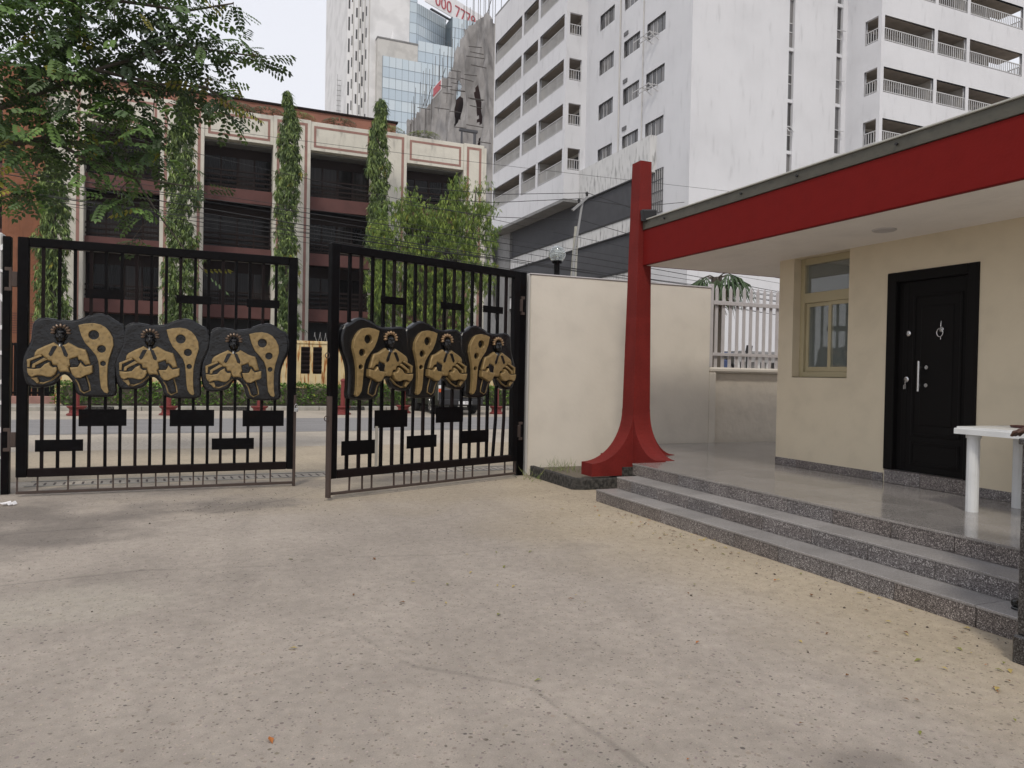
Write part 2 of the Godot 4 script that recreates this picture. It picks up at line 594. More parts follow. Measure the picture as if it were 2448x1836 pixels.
	mat("skin", lin(0.085, 0.04, 0.026), 0.5)
	mat("cloth_navy", lin(0.010, 0.011, 0.016), 0.9)
	mat("leather", lin(0.006, 0.006, 0.006), 0.22)
	mat("brown_dish", lin(0.08, 0.022, 0.018), 0.4)
	mat("blue_cloth", lin(0.03, 0.05, 0.13), 0.8)
	mat("red_bright", lin(0.5, 0.03, 0.02), 0.4)
	leafy("leaf")
	leafy("litter", 0.8)
	make_yard_material()


func make_yard_material() -> void:
	# the aggregate of the old asphalt, 2.4 m across
	var n := 1024
	var im := Image.create(n, n, false, Image.FORMAT_RGB8)
	var f := FastNoiseLite.new()
	f.seed = 71
	f.frequency = 0.02
	f.fractal_octaves = 4
	var g := f.get_seamless_image(n, n)
	var rr := RandomNumberGenerator.new()
	rr.seed = 77
	for y in n:
		for x in n:
			var w := 0.90 + 0.10 * (g.get_pixel(x, y).r - 0.5) + rr.randf_range(-0.06, 0.06)
			im.set_pixel(x, y, Color(w, w, w))
	for k in 7500:
		var cx := rr.randi() % n
		var cy := rr.randi() % n
		var big := rr.randf()
		var a := 0.9 + 3.2 * pow(big, 7.0) + rr.randf() * 1.3
		var b := a * rr.randf_range(0.5, 1.0)
		var th := rr.randf() * PI
		var tone := rr.randf()
		var w := rr.randf_range(0.56, 0.80) if tone < 0.42 else (1.0 if tone > 0.72 and a < 3.0 else rr.randf_range(0.76, 0.88))
		var col := Color(w, w * rr.randf_range(0.96, 1.0), w * rr.randf_range(0.93, 1.02))
		var q := int(ceil(a)) + 1
		for dy in range(-q, q + 1):
			for dx in range(-q, q + 1):
				var ex := (dx * cos(th) + dy * sin(th)) / a
				var ey := (-dx * sin(th) + dy * cos(th)) / b
				if ex * ex + ey * ey < 1.0:
					im.set_pixel(posmod(cx + dx, n), posmod(cy + dy, n), col)
	var tile := ImageTexture.create_from_image(im)
	# what lies on it: sand, damp, old patches and cracks, over 20 m by 20 m from (-10, -16)
	var w2 := 1024
	var big_map := Image.create(w2, w2, false, Image.FORMAT_RGB8)
	f.frequency = 0.22
	f.fractal_octaves = 5
	var f2 := FastNoiseLite.new()
	f2.seed = 5
	f2.frequency = 0.75
	f2.fractal_octaves = 4
	var f3 := FastNoiseLite.new()
	f3.seed = 9
	f3.frequency = 0.3
	f3.fractal_type = FastNoiseLite.FRACTAL_RIDGED
	f3.fractal_octaves = 3
	var asphalt := Color(0.385, 0.335, 0.285)
	var sand := Color(0.485, 0.405, 0.295)
	var pale := Color(0.45, 0.405, 0.335)
	var damp := Color(0.15, 0.13, 0.115)
	var cracks := [[Vector2(1.75, -10.5), Vector2(1.1, -9.6), Vector2(0.2, -8.8), Vector2(-0.9, -8.3), Vector2(-2.4, -8.1)], [Vector2(1.2, -6.4), Vector2(2.0, -6.2), Vector2(2.9, -6.3), Vector2(3.6, -6.1)], [Vector2(-1.5, -6.3), Vector2(-0.4, -6.5), Vector2(0.6, -6.3)], [Vector2(0.9, -4.6), Vector2(1.1, -3.9), Vector2(1.6, -3.4), Vector2(1.7, -2.6)]]
	for j in w2:
		for i in w2:
			var x := -10.0 + 20.0 * (i + 0.5) / w2
			var z := -16.0 + 20.0 * (j + 0.5) / w2
			var a := f.get_noise_2d(x, z)
			var b := f2.get_noise_2d(x, z)
			var c := asphalt * (1.0 + 0.24 * a + 0.16 * b)
			# sand swept towards the steps and the wall
			var d := 4.75 - x
			var s := smoothstep(2.3, 0.35, d + 0.9 * a + 0.35 * b + 0.12 * (z + 5.0) * (1.0 if z > -5.0 else 0.3)) * smoothstep(-0.8, -2.6, z)
			s = maxf(s, 0.75 * smoothstep(-7.6, -9.4, z + 0.9 * a + 0.6 * b) * smoothstep(-1.0, 2.5, x + 1.5 * b))
			s = maxf(s, smoothstep(-10.8, -11.8, z + 0.2 * a))
			c = c.lerp(sand * (1.0 + 0.14 * b), clampf(s, 0.0, 1.0) * 0.92)
			# worn pale patch on the left
			var e := Vector2((x + 0.75) / 0.75, (z + 5.62) / 0.42).length()
			c = c.lerp(pale, 0.55 * smoothstep(1.15, 0.5, e + 0.7 * b + 0.3 * a))
			# damp dirt along the left post and in front of the gate
			var w := smoothstep(1.0, 0.2, Vector2((x + 2.0) / 2.7, (z + 8.6) / 1.9).length() + 0.75 * b + 0.35 * a)
			w = maxf(w, 0.8 * smoothstep(1.0, 0.35, Vector2((x - 0.25) / 0.95, (z + 8.95) / 0.3).length() + 0.9 * b))
			w = maxf(w, 0.75 * smoothstep(1.0, 0.3, Vector2((x - 2.55) / 0.3, (z + 2.2) / 0.22).length() + 0.5 * b))
			w = maxf(w, 0.5 * smoothstep(0.42, 0.1, absf(z + 10.85) + 0.4 * b))
			c = c.lerp(damp, 0.66 * clampf(w, 0.0, 1.0))
			# wheel tracks through the gap in the gate, and cracks in the old surface
			var bend := 1.35 - 0.055 * (z + 10.0) * (z + 10.0) * 0.35
			for tr: float in [-0.75, 0.75, 2.1]:
				var q := absf(x - bend - tr + 0.25 * a) / 0.22
				c = c * (1.0 - 0.10 * smoothstep(1.0, 0.2, q) * (0.6 + 0.8 * b))
			for ln in cracks:
				for seg in ln.size() - 1:
					var p0: Vector2 = ln[seg]
					var e0: Vector2 = ln[seg + 1] - p0
					var pp := Vector2(x + 0.05 * b, z + 0.08 * a)
					var u := clampf((pp - p0).dot(e0) / e0.length_squared(), 0.0, 1.0)
					var dd := (pp - p0 - e0 * u).length()
					if dd < 0.03: c = c * (0.80 + 0.20 * smoothstep(0.004, 0.022, dd + 0.02 * b))
			if b > 0.30 and a < 0.05: c = c * (1.0 - 0.11 * smoothstep(0.30, 0.5, b))
			big_map.set_pixel(i, j, Color(c.r, c.g, c.b).linear_to_srgb())
	var m := mat("yard", Color(1.18, 1.18, 1.18).linear_to_srgb(), 0.92)
	m.albedo_color = Color(1, 1, 1)
	m.albedo_texture = ImageTexture.create_from_image(big_map)
	m.texture_repeat = true
	m.detail_enabled = true
	m.detail_albedo = tile
	m.detail_blend_mode = BaseMaterial3D.BLEND_MODE_MUL
	m.detail_uv_layer = BaseMaterial3D.DETAIL_UV_2
	m.normal_enabled = false


# ------------------------------------------------------------------ the gate
func outline(a: Array, m: float, s0: float, y0: float, close := true) -> PackedVector2Array:
	# relief outlines, drawn on a grid of 0.588 x 0.649 mm with the face at (740, 460)
	var p := PackedVector2Array()
	for k in range(0, a.size(), 2):
		p.append(Vector2(m * (s0 + (a[k] - 740) * 0.000588), y0 - (a[k + 1] - 460) * 0.000649))
	return p


func soften(p: PackedVector2Array, times := 1) -> PackedVector2Array:
	for t in times:
		var q := PackedVector2Array()
		for i in p.size():
			var a := p[i]
			var b := p[(i + 1) % p.size()]
			q.append(a.lerp(b, 0.25))
			q.append(a.lerp(b, 0.75))
		p = q
	return p


func ring2(c: Vector2, r: float, seg := 18) -> PackedVector2Array:
	var p := PackedVector2Array()
	for i in seg:
		p.append(c + Vector2(cos(TAU * i / seg), sin(TAU * i / seg)) * r)
	return p


func relief_unit(leaf: Node3D, m: float, s0: float, y0: float, lift: float, lobes: Material) -> void:
	var o := Node3D.new()
	hang(o, "relief_panel", leaf)
	o.position.z = 0.03 + lift
	var mb := MB.new()
	var back := outline([215, 420, 240, 200, 372, 118, 480, 115, 600, 128, 750, 150, 900, 150, 1050, 125, 1150, 75, 1300, 20, 1450, -10, 1580, 15, 1680, 75, 1790, 140, 1900, 175, 1960, 420, 1920, 640, 1830, 800, 1765, 1000, 1762, 1300, 1782, 1500, 1740, 1590, 1500, 1606, 1200, 1598, 1050, 1566, 1000, 1480, 985, 1380, 940, 1290, 900, 1240, 860, 1195, 800, 1172, 740, 1200, 700, 1280, 650, 1362, 520, 1412, 350, 1434, 200, 1420, 118, 1350, 78, 1200, 60, 1000, 80, 850, 120, 740, 170, 640, 205, 540], m, s0, y0)
	mb.prism(soften(back, 1), -0.045, 0.045, 0.03)
	part("backing", mb, M.black_relief, o)
	# torso
	mb = MB.new()
	var torso := outline([620, 575, 690, 618, 770, 630, 840, 602, 880, 570, 960, 610, 1050, 660, 1200, 700, 1232, 780, 1288, 975, 1192, 990, 1150, 930, 1110, 900, 1068, 905, 1052, 842, 910, 890, 930, 1000, 890, 1050, 922, 1140, 830, 1122, 740, 1132, 702, 1090, 684, 1010, 604, 1000, 582, 930, 520, 915, 470, 868, 415, 822, 280, 850, 292, 770, 332, 718, 450, 655, 560, 605], m, s0, y0)
	mb.prism(torso, 0.03, 0.095, 0.02)
	part("torso", mb, M.gold_paint, o)
	for strap in [[650, 640, 690, 652, 598, 822, 565, 842, 532, 800, 600, 655], [750, 652, 808, 640, 882, 800, 866, 850, 812, 826]]:
		mb = MB.new()
		mb.prism(outline(strap, m, s0, y0), 0.05, 0.1, 0.004)
		part("collar_strap", mb, M.black_relief, o)
	mb = MB.new()
	mb.prism(outline([165, 1070, 290, 1082, 400, 1065, 470, 990, 555, 948, 570, 1010, 612, 1045, 682, 1040, 692, 1100, 652, 1180, 590, 1222, 520, 1226, 430, 1200, 330, 1200, 250, 1232, 200, 1200, 172, 1140], m, s0, y0), 0.03, 0.122, 0.013)
	part("hand", mb, M.gold_paint, o)
	mb = MB.new()
	mb.prism(outline([915, 1040, 1060, 1030, 1092, 980, 1112, 940, 1142, 982, 1190, 1022, 1330, 990, 1332, 1130, 1290, 1162, 1200, 1190, 1110, 1240, 1020, 1230, 960, 1170], m, s0, y0), 0.03, 0.122, 0.013)
	part("hand", mb, M.gold_paint, o)
	for fg in [[155, 910, 390, 808, 424, 840, 215, 932, 206, 1052, 165, 1050], [255, 990, 455, 868, 517, 902, 310, 1012, 296, 1060, 246, 1060], [222, 1246, 296, 1234, 338, 1228, 372, 1318, 340, 1350, 290, 1296]]:
		mb = MB.new()
		mb.prism(outline(fg, m, s0, y0), 0.03, 0.098, 0.007)
		part("finger", mb, M.gold_paint, o)
	mb = MB.new()
	mb.prism(outline([340, 1350, 380, 1322, 440, 1330, 560, 1282, 720, 1150, 728, 1182, 600, 1292, 430, 1362], m, s0, y0), 0.03, 0.07, 0.008)
	part("sleeve_hem", mb, M.gold_paint, o)
	mb = MB.new()
	mb.prism(outline([905, 900, 1050, 850, 1085, 980, 1055, 1028, 935, 1036], m, s0, y0), 0.03, 0.099, 0.006)
	mb.prism(outline([1060, 1250, 1195, 1205, 1270, 1462, 1165, 1500], m, s0, y0), 0.03, 0.075, 0.01)
	part("drumstick", mb, M.black_relief, o)
	mb = MB.new()
	var rim := []
	for q: Vector2 in outline([1012, 1262, 1060, 1330, 1108, 1478, 1168, 1522, 1286, 1468, 1268, 1360, 1212, 1196], m, s0, y0):
		rim.append(Vector3(q.x, q.y, 0.052))
	mb.tube(rim, [0.009], 6)
	part("drumstick_rim", mb, M.gold_paint, o)
	# drum with three holes
	mb = MB.new()
	var drum := outline([1062, 240, 1180, 208, 1330, 190, 1460, 210, 1560, 262, 1640, 350, 1698, 460, 1712, 600, 1675, 720, 1635, 850, 1608, 1000, 1602, 1200, 1612, 1400, 1632, 1490, 1606, 1526, 1545, 1500, 1490, 1420, 1468, 1280, 1452, 1060, 1436, 920, 1395, 810, 1300, 690, 1190, 575, 1120, 440, 1085, 330], m, s0, y0)
	var hs := []
	for h in [[1345, 415, 104], [1492, 678, 84], [1522, 955, 56]]:
		hs.append(ring2(outline([h[0], h[1]], m, s0, y0)[0], h[2] * 0.00056))
	mb.prism(drum, 0.03, 0.098, 0.006, Transform3D(), hs)
	part("drum", mb, M.gold_paint, o)
	# head and headdress
	mb = MB.new()
	var c := outline([740, 450], m, s0, y0)[0]
	mb.ball(Vector3(c.x, c.y, 0.062), Vector3(0.062, 0.092, 0.062), 14)
	mb.ball(Vector3(c.x, c.y - 0.002, 0.118), Vector3(0.011, 0.028, 0.02), 8)
	mb.ball(Vector3(c.x, c.y + 0.036, 0.106), Vector3(0.05, 0.012, 0.022), 8)
	mb.ball(Vector3(c.x, c.y - 0.043, 0.108), Vector3(0.024, 0.0085, 0.017), 8)
	mb.ball(Vector3(c.x, c.y - 0.058, 0.1), Vector3(0.021, 0.008, 0.015), 8)
	for sg in [-1.0, 1.0]:
		mb.ball(Vector3(c.x + sg * 0.024, c.y + 0.013, 0.112), Vector3(0.014, 0.007, 0.009), 6)
		mb.ball(Vector3(c.x + sg * 0.062, c.y - 0.002, 0.055), Vector3(0.012, 0.024, 0.014), 6)
	mb.lathe([Vector2(0.05, -0.03), Vector2(0.036, 0.0), Vector2(0.034, 0.05)], 12, Transform3D(Basis(), Vector3(c.x, c.y - 0.1, 0.05)))
	part("head", mb, M.black_relief, o)
	for k in 9:
		var a := PI * (-0.06 + 0.14 * k)
		var d := Vector3(cos(a), sin(a) * 0.85, 0)
		var at := Vector3(c.x, c.y + 0.05, 0.072) + d * 0.084
		mb = MB.new()
		var bs := Basis(Vector3(d.y, -d.x, 0).normalized(), d.normalized(), Vector3(0, 0, 1))
		mb.ball(at, Vector3(0.0155, 0.028, 0.026), 8, bs)
		part("headdress_lobe", mb, lobes, o)


func gate_leaf(label: String, m: float, at: Vector3, turn: float, plates: Array, heads: Array, rods: Array, lobes: Material) -> void:
	var o := thing("metal_gate_leaf", label, "gate", at, turn, "leaves of the black metal gate")
	var W := 3.25
	var X := func(s: float) -> float: return m * s
	for st in [[0.0, 0.118, "stile"], [3.135, W, "stile"]]:
		var mb := MB.new()
		mb.rbox(X.call(st[0]), 0.235, -0.045, X.call(st[1]), 3.13, 0.045, 0.008)
		part(st[2], mb, M.black_paint, o)
	for st in [[3.02, 3.13, "top_rail"], [0.235, 0.335, "bottom_rail"]]:
		var mb := MB.new()
		mb.rbox(X.call(0.118), st[0], -0.0425, X.call(3.135), st[1], 0.0425, 0.008)
		part(st[2], mb, M.black_paint if st[0] > 1 else M.bar_rust, o)
	for i in 17:
		var s := 0.262 + 0.1695 * i
		var mb := MB.new()
		var b := 0.004 * sin(i * 2.7)
		if m < 0 and i < 2:   # two bars knocked out of line by the hinge
			var k := 0.045 if i == 1 else 0.03
			mb.bar(Vector3(X.call(s), 3.02, 0), Vector3(X.call(s), 0.9, 0), 0.036, 0.036)
			mb.bar(Vector3(X.call(s), 0.9, 0), Vector3(X.call(s + k), 0.335, 0), 0.036, 0.036)
		elif m < 0 and i == 10:
			mb.bar(Vector3(X.call(s), 3.02, 0), Vector3(X.call(s), 1.05, 0), 0.036, 0.036)
			mb.bar(Vector3(X.call(s + 0.012), 1.06, 0.012), Vector3(X.call(s + 0.012), 0.335, 0.01), 0.03, 0.03)
		else:
			mb.bar(Vector3(X.call(s + b), 3.02, 0), Vector3(X.call(s - b), 0.335, 0), 0.036, 0.036)
		part("bar", mb, M.bar_rust if i % 3 == 0 else M.black_paint, o)
	for p in plates:
		var mb := MB.new()
		mb.rbox(X.call(p[0]), p[2], 0.019, X.call(p[1]), p[3], 0.026, 0.002)
		part("plate", mb, M.black_paint, o)
	for i in 3:
		relief_unit(o, m, heads[i][0], heads[i][1], 0.004 * i, lobes)
	var mb := MB.new()
	mb.rbox(X.call(0.0), 0.03, -0.02, X.call(W), 0.062, 0.02, 0.003)
	part("kick_rail", mb, M.rust_steel, o)
	for s in rods:
		mb = MB.new()
		mb.bar(Vector3(X.call(s), 0.06, 0.0), Vector3(X.call(s + 0.004 * sin(s * 40)), 0.236, 0), 0.018, 0.018)
		part("kick_rod", mb, M.rust_steel, o)
	mb = MB.new()
	mb.rbox(X.call(W - 0.03), 0.0, -0.03, X.call(W + 0.004), 1.25, 0.052, 0.003)
	part("drop_bolt", mb, M.rust_steel, o)
	for y in [0.69, 2.62]:
		mb = MB.new()
		mb.rbox(X.call(-0.06), y - 0.09, -0.03, X.call(0.0), y + 0.09, 0.03, 0.006)
		mb.rbox(X.call(-0.135), y - 0.14, -0.012, X.call(-0.06), y - 0.1, 0.012, 0.003)
		mb.rbox(X.call(-0.135), y + 0.1, -0.012, X.call(-0.06), y + 0.14, 0.012, 0.003)
		mb.rbox(X.call(-0.09), y - 0.14, -0.014, X.call(-0.06), y + 0.14, 0.014, 0.003)
		part("hinge", mb, M.rust_steel, o)
	if m < 0:
		for y in [0.98, 1.75]:
			mb = MB.new()
			var pts := []
			for k in 11:
				var a := TAU * k / 10.0
				pts.append(Vector3(X.call(W + 0.035) + 0.03 * cos(a), y + 0.032 * sin(a), 0.03))
			mb.tube(pts, [0.006], 6, false)
			part("latch_ring", mb, M.rust_steel, o)
		mb = MB.new()
		mb.rbox(X.call(2.58), 0.34, 0.03, X.call(2.545), 0.86, 0.05, 0.003)
		part("wooden_batten", mb, M.kerb, o)


func build_gate() -> void:
	var low := [[0.653, 1.182, 0.847, 1.058], [1.678, 2.211, 0.836, 1.05], [2.564, 3.094, 0.826, 1.04], [0.195, 0.706, 0.541, 0.685], [2.185, 2.712, 0.521, 0.671]]
	var up := [[0.717, 1.133, 2.437, 2.554], [1.737, 2.156, 2.429, 2.537], [2.596, 3.016, 2.424, 2.534]]
	var rods := [0.01, 0.221, 0.545, 0.87, 1.039, 1.197, 1.36, 1.525, 1.676, 1.805, 1.968, 2.084, 2.251, 2.6, 2.742, 2.932]
	gate_leaf("left leaf of the black gate, closed flush, gold drummer figures with black headdresses", 1.0, Vector3(-1.985, 0, -10.57), 0.0, low + up, [[0.463, 1.95], [1.442, 1.934], [2.438, 1.915]], rods, M.bronze_highlight)
	var low2 := [[2.065, 2.587, 0.836, 1.066], [1.088, 1.584, 0.871, 1.086], [2.536, 3.068, 0.51, 0.69], [1.563, 2.071, 0.54, 0.71], [0.586, 1.095, 0.56, 0.74]]
	var up2 := [[2.109, 2.519, 2.447, 2.545], [1.118, 1.533, 2.45, 2.545], [0.339, 0.744, 2.46, 2.56]]
	gate_leaf("right leaf of the black gate, swung inward next to the cream wall", -1.0, Vector3(4.52, 0.03, -10.44), 0.3718, low2 + up2, [[0.50, 1.955], [1.472, 1.955], [2.415, 1.94]], rods, M.bronze_paint)
	# posts
	var mb := MB.new()
	mb.rbox(-2.185, -0.05, -10.88, -2.1, 3.16, -10.77, 0.006)
	tag(part("gate_post", mb, M.black_paint), "black steel gate post at the left edge, beside the chipped white pier", "gate post", "gate posts")
	mb = MB.new()
	mb.rbox(4.66, -0.05, -10.86, 4.775, 3.2, -10.7, 0.006)
	mb.rbox(4.56, 0.6, -10.62, 4.66, 0.78, -10.55, 0.006)
	tag(part("gate_post", mb, M.black_paint), "black steel gate post against the end of the long cream wall", "gate post", "gate posts")
	mb = MB.new()
	mb.rbox(1.236, 1.02, -10.51, 1.29, 1.075, -10.48, 0.006)
	var o := thing("padlock", "small silver padlock hanging on the free edge of the left gate leaf", "padlock", Vector3.ZERO)
	part("lock_body", mb, M.steel, o)
	mb = MB.new()
	mb.tube([Vector3(1.245, 1.07, -10.495), Vector3(1.245, 1.11, -10.495), Vector3(1.263, 1.13, -10.495), Vector3(1.281, 1.11, -10.495), Vector3(1.281, 1.07, -10.495)], [0.006], 6)
	part("shackle", mb, M.steel, o)


# ------------------------------------------------------------------ ground, road, drain
func sheet(x0: float, z0: float, x1: float, z1: float, y: float, uvs := false) -> MB:
	var mb := MB.new()
	mb.quad(Vector3(x0, y, z1), Vector3(x1, y, z1), Vector3(x1, y, z0), Vector3(x0, y, z0))
	if uvs:
		for p in mb.v:
			mb.u.append(Vector2((p.x + 10.0) / 20.0, (p.z + 16.0) / 20.0))
			mb.u2.append(Vector2(p.x, p.z) / 2.4)
	return mb


func build_ground() -> void:
	struct("ground", sheet(-400, -600, 400, 300, -0.004), M.dust)
	struct("yard_pavement", sheet(-10, -11.36, 10, 4, 0.0, true), M.yard)
	struct("apron", sheet(-10, -16, 10, -11.9, 0.0, true), M.yard)
	struct("road", sheet(-120, -25.3, 120, -19.8, 0.002), M.tarmac)
	struct("pavement", sheet(-60, -33.4, 60, -30.2, 0.14), M.kerb)
	# the kerb, stone by stone
	var k := Node3D.new()
	hang(k, "kerb", self)
	k.set_meta("kind", "structure")
	for i in 34:
		var x := -6.3 + i * 0.9
		var mb := MB.new()
		var h := 0.15 + 0.012 * sin(i * 3.1)
		mb.rbox(x + 0.012, -0.02, -30.22, x + 0.888, h, -30.02, 0.02)
		part("kerbstone", mb, M.kerb if i % 5 != 3 else M.kerb_dark, k)
	# drain with its grating
	var pit := MB.new()
	pit.box(-2.1, -0.35, -11.9, 5.2, -0.3, -11.36)
	pit.box(-2.1, -0.3, -11.905, 5.2, -0.01, -11.88)
	pit.box(-2.1, -0.3, -11.38, 5.2, -0.01, -11.355)
	struct("drain_channel", pit, M.drain_hole)
	var g := thing("drain_grating", "rusty steel drain grating running under the gate", "grating", Vector3.ZERO)
	for i in 62:
		var x := -1.98 + i * 0.112
		var mb := MB.new()
		mb.bar(Vector3(x, -0.012, -11.87), Vector3(x + 0.03, -0.010, -11.4), 0.028, 0.015)
		part("grating_bar", mb, M.rust_steel, g)
	for z in [-11.87, -11.4]:
		var mb := MB.new()
		mb.box(-2.05, -0.02, z - 0.03, 5.0, 0.006, z + 0.03)
		part("grating_edge", mb, M.kerb, g)
	# raised bed by the red pylon
	var bed := thing("raised_bed", "low blackened concrete kerb around a soil bed at the foot of the cream wall", "planter", Vector3.ZERO)
	var mb2 := MB.new()
	mb2.rbox(4.84, -0.02, -10.6, 4.915, 0.165, -9.2, 0.012)
	mb2.xbox(Transform3D(Basis(Vector3.UP, -0.5), Vector3(4.93, 0.068, -9.17)), Vector3(0.19, 0.19, 0.08), 0.012)
	mb2.rbox(4.99, -0.02, -9.17, 5.9, 0.155, -9.09, 0.012)
	part("bed_kerb", mb2, M.kerb_dark, bed)
	mb2 = MB.new()
	mb2.box(4.9, 0.0, -10.7, 8.0, 0.115, -9.15)
	part("soil", mb2, M.soil, bed)
	var xf := []
	var cs := []
	for i in 130:
		var a := RN.randf() * TAU
		var c := Vector3(5.25, 0.1, -10.3) if i < 90 else Vector3(4.85, 0.0, -10.2)
		c += Vector3(RN.randfn(0, 0.14), 0, RN.randfn(0, 0.16))
		xf.append(Transform3D(Basis.from_euler(Vector3(RN.randf_range(-0.9, 0.9), a, RN.randf_range(-0.9, 0.9))) * Basis.from_scale(Vector3(1, RN.randf_range(0.5, 1.3), 1)), c))
		cs.append(lin(0.10, 0.16, 0.04).lerp(lin(0.3, 0.3, 0.12), RN.randf()).srgb_to_linear())
	var gm := MB.new()
	gm.tri(Vector3(-0.005, 0, 0), Vector3(0.005, 0, 0), Vector3(0.004, 0.11, 0.02))
	gm.tri(Vector3(-0.004, 0.1, 0.018), Vector3(0.004, 0.1, 0.018), Vector3(0, 0.2, 0.08))
	tag(many("grass_tuft", gm.mesh(), M.leaf, xf, cs, self), "sparse green grass tuft in the soil bed by the cream wall", "grass")
	mb2 = MB.new()
	mb2.xbox(Transform3D(Basis.from_euler(Vector3(0.5, 0.4, 0.3)), Vector3(5.42, 0.13, -9.75)), Vector3(0.09, 0.02, 0.05), 0.003)
	mb2.xbox(Transform3D(Basis.from_euler(Vector3(-0.4, 1.2, 0.5)), Vector3(5.48, 0.135, -9.78)), Vector3(0.06, 0.015, 0.05), 0.003)
	tag(part("paper_scrap", mb2, M.sign_white), "crumpled white paper scrap on the soil bed beside the pylon", "litter")
	mb2 = MB.new()
	for i in 5:
		mb2.xbox(Transform3D(Basis.from_euler(Vector3(RN.randf(), RN.randf() * 3, RN.randf())), Vector3(-1.92 + RN.randf_range(-0.06, 0.06), 0.03, -9.9 + RN.randf_range(-0.05, 0.05))), Vector3(0.05, 0.012, 0.04), 0.003)
	tag(part("plastic_bag", mb2, M.sign_white), "crumpled pale plastic scrap on the ground by the left gate post", "litter")
	# small stones and dirt crumbs
	xf = []; cs = []
	for i in 420:
		var x := RN.randf_range(-2.6, 4.6)
		var z := RN.randf_range(-10.4, -1.6)
		if i < 130:
			z = RN.randf_range(-9.5, -2.6)
			x = 4.66 - absf(RN.randfn(0, 0.3))
		elif i < 340:
			x = RN.randfn(0.4, 0.6); z = RN.randfn(-9.3, 0.5)
		var s := RN.randf_range(0.003, 0.0075) * (1.6 if RN.randf() < 0.06 else 1.0)
		xf.append(Transform3D(Basis.from_euler(Vector3(RN.randf() * 3, RN.randf() * 3, 0)) * Basis.from_scale(Vector3(s, s * 0.7, s)), Vector3(x, s * 0.3, z)))
		var q := RN.randf()
		cs.append(Color(0.09, 0.075, 0.06) if q < 0.7 else Color(0.36, 0.32, 0.26))
	var pm := MB.new()
	pm.ball(Vector3.ZERO, Vector3.ONE, 6)
	tag(many("gravel", pm.mesh(), M.litter, xf, cs, self), "scattered small stones and crumbs on the yard", "gravel")
	# fallen leaves
	xf = []; cs = []
	for i in 150:
		var x := 4.62 - absf(RN.randfn(0, 0.22))
		var z := RN.randf_range(-8.0, -2.4)
		if i < 30:
			x = RN.randfn(4.45, 0.15); z = RN.randfn(-6.2, 0.5)
		elif i < 75:
			x = RN.randf_range(0.3, 4.4); z = RN.randf_range(-7.5, -2.0)
		elif i < 100:
			x = RN.randfn(3.9, 0.4); z = RN.randfn(-2.9, 0.45)
		var sc := RN.randf_range(0.45, 1.15)
		xf.append(Transform3D(Basis.from_euler(Vector3(RN.randf_range(-0.2, 0.1), RN.randf() * TAU, RN.randf_range(-0.2, 0.2))) * Basis.from_scale(Vector3(sc, sc, sc)), Vector3(x, 0.012, z)))
		var q := RN.randf()
		cs.append(Color(0.40, 0.30, 0.10) if q < 0.45 else (Color(0.16, 0.07, 0.025) if q < 0.75 else (Color(0.20, 0.20, 0.05) if q < 0.92 else Color(0.38, 0.13, 0.03))))
	tag(many("fallen_leaves", blade(0.048, 0.024, 0.35, 0.3), M.litter, xf, cs, self), "yellow and brown fallen leaves swept along the steps and over the yard", "leaves")
	mb2 = MB.new()
	var t := MB.new()
	t.ball(Vector3(5.12, 0.318, -4.42), Vector3(0.012, 0.008, 0.01), 6)


func blade(l: float, w: float, fold: float, curl := 0.2) -> ArrayMesh:
	var mb := MB.new()
	add_blade(mb, Transform3D(), l, w, fold, curl)
	return mb.mesh()


func add_blade(mb: MB, t: Transform3D, l: float, w: float, fold: float, curl := 0.2) -> void:
	# a leaf along +z, folded on its midrib
	var a := t * Vector3.ZERO
	var b := t * Vector3(0, -curl * l * 0.16, l * 0.5)
	var c := t * Vector3(0, -curl * l * 0.6, l)
	var p := t * Vector3(w * 0.5, fold * w * 0.5 - curl * l * 0.14, l * 0.48)
	var q := t * Vector3(-w * 0.5, fold * w * 0.5 - curl * l * 0.14, l * 0.48)
	mb.tri(a, b, p); mb.tri(b, c, p)
	mb.tri(a, q, b); mb.tri(b, q, c)


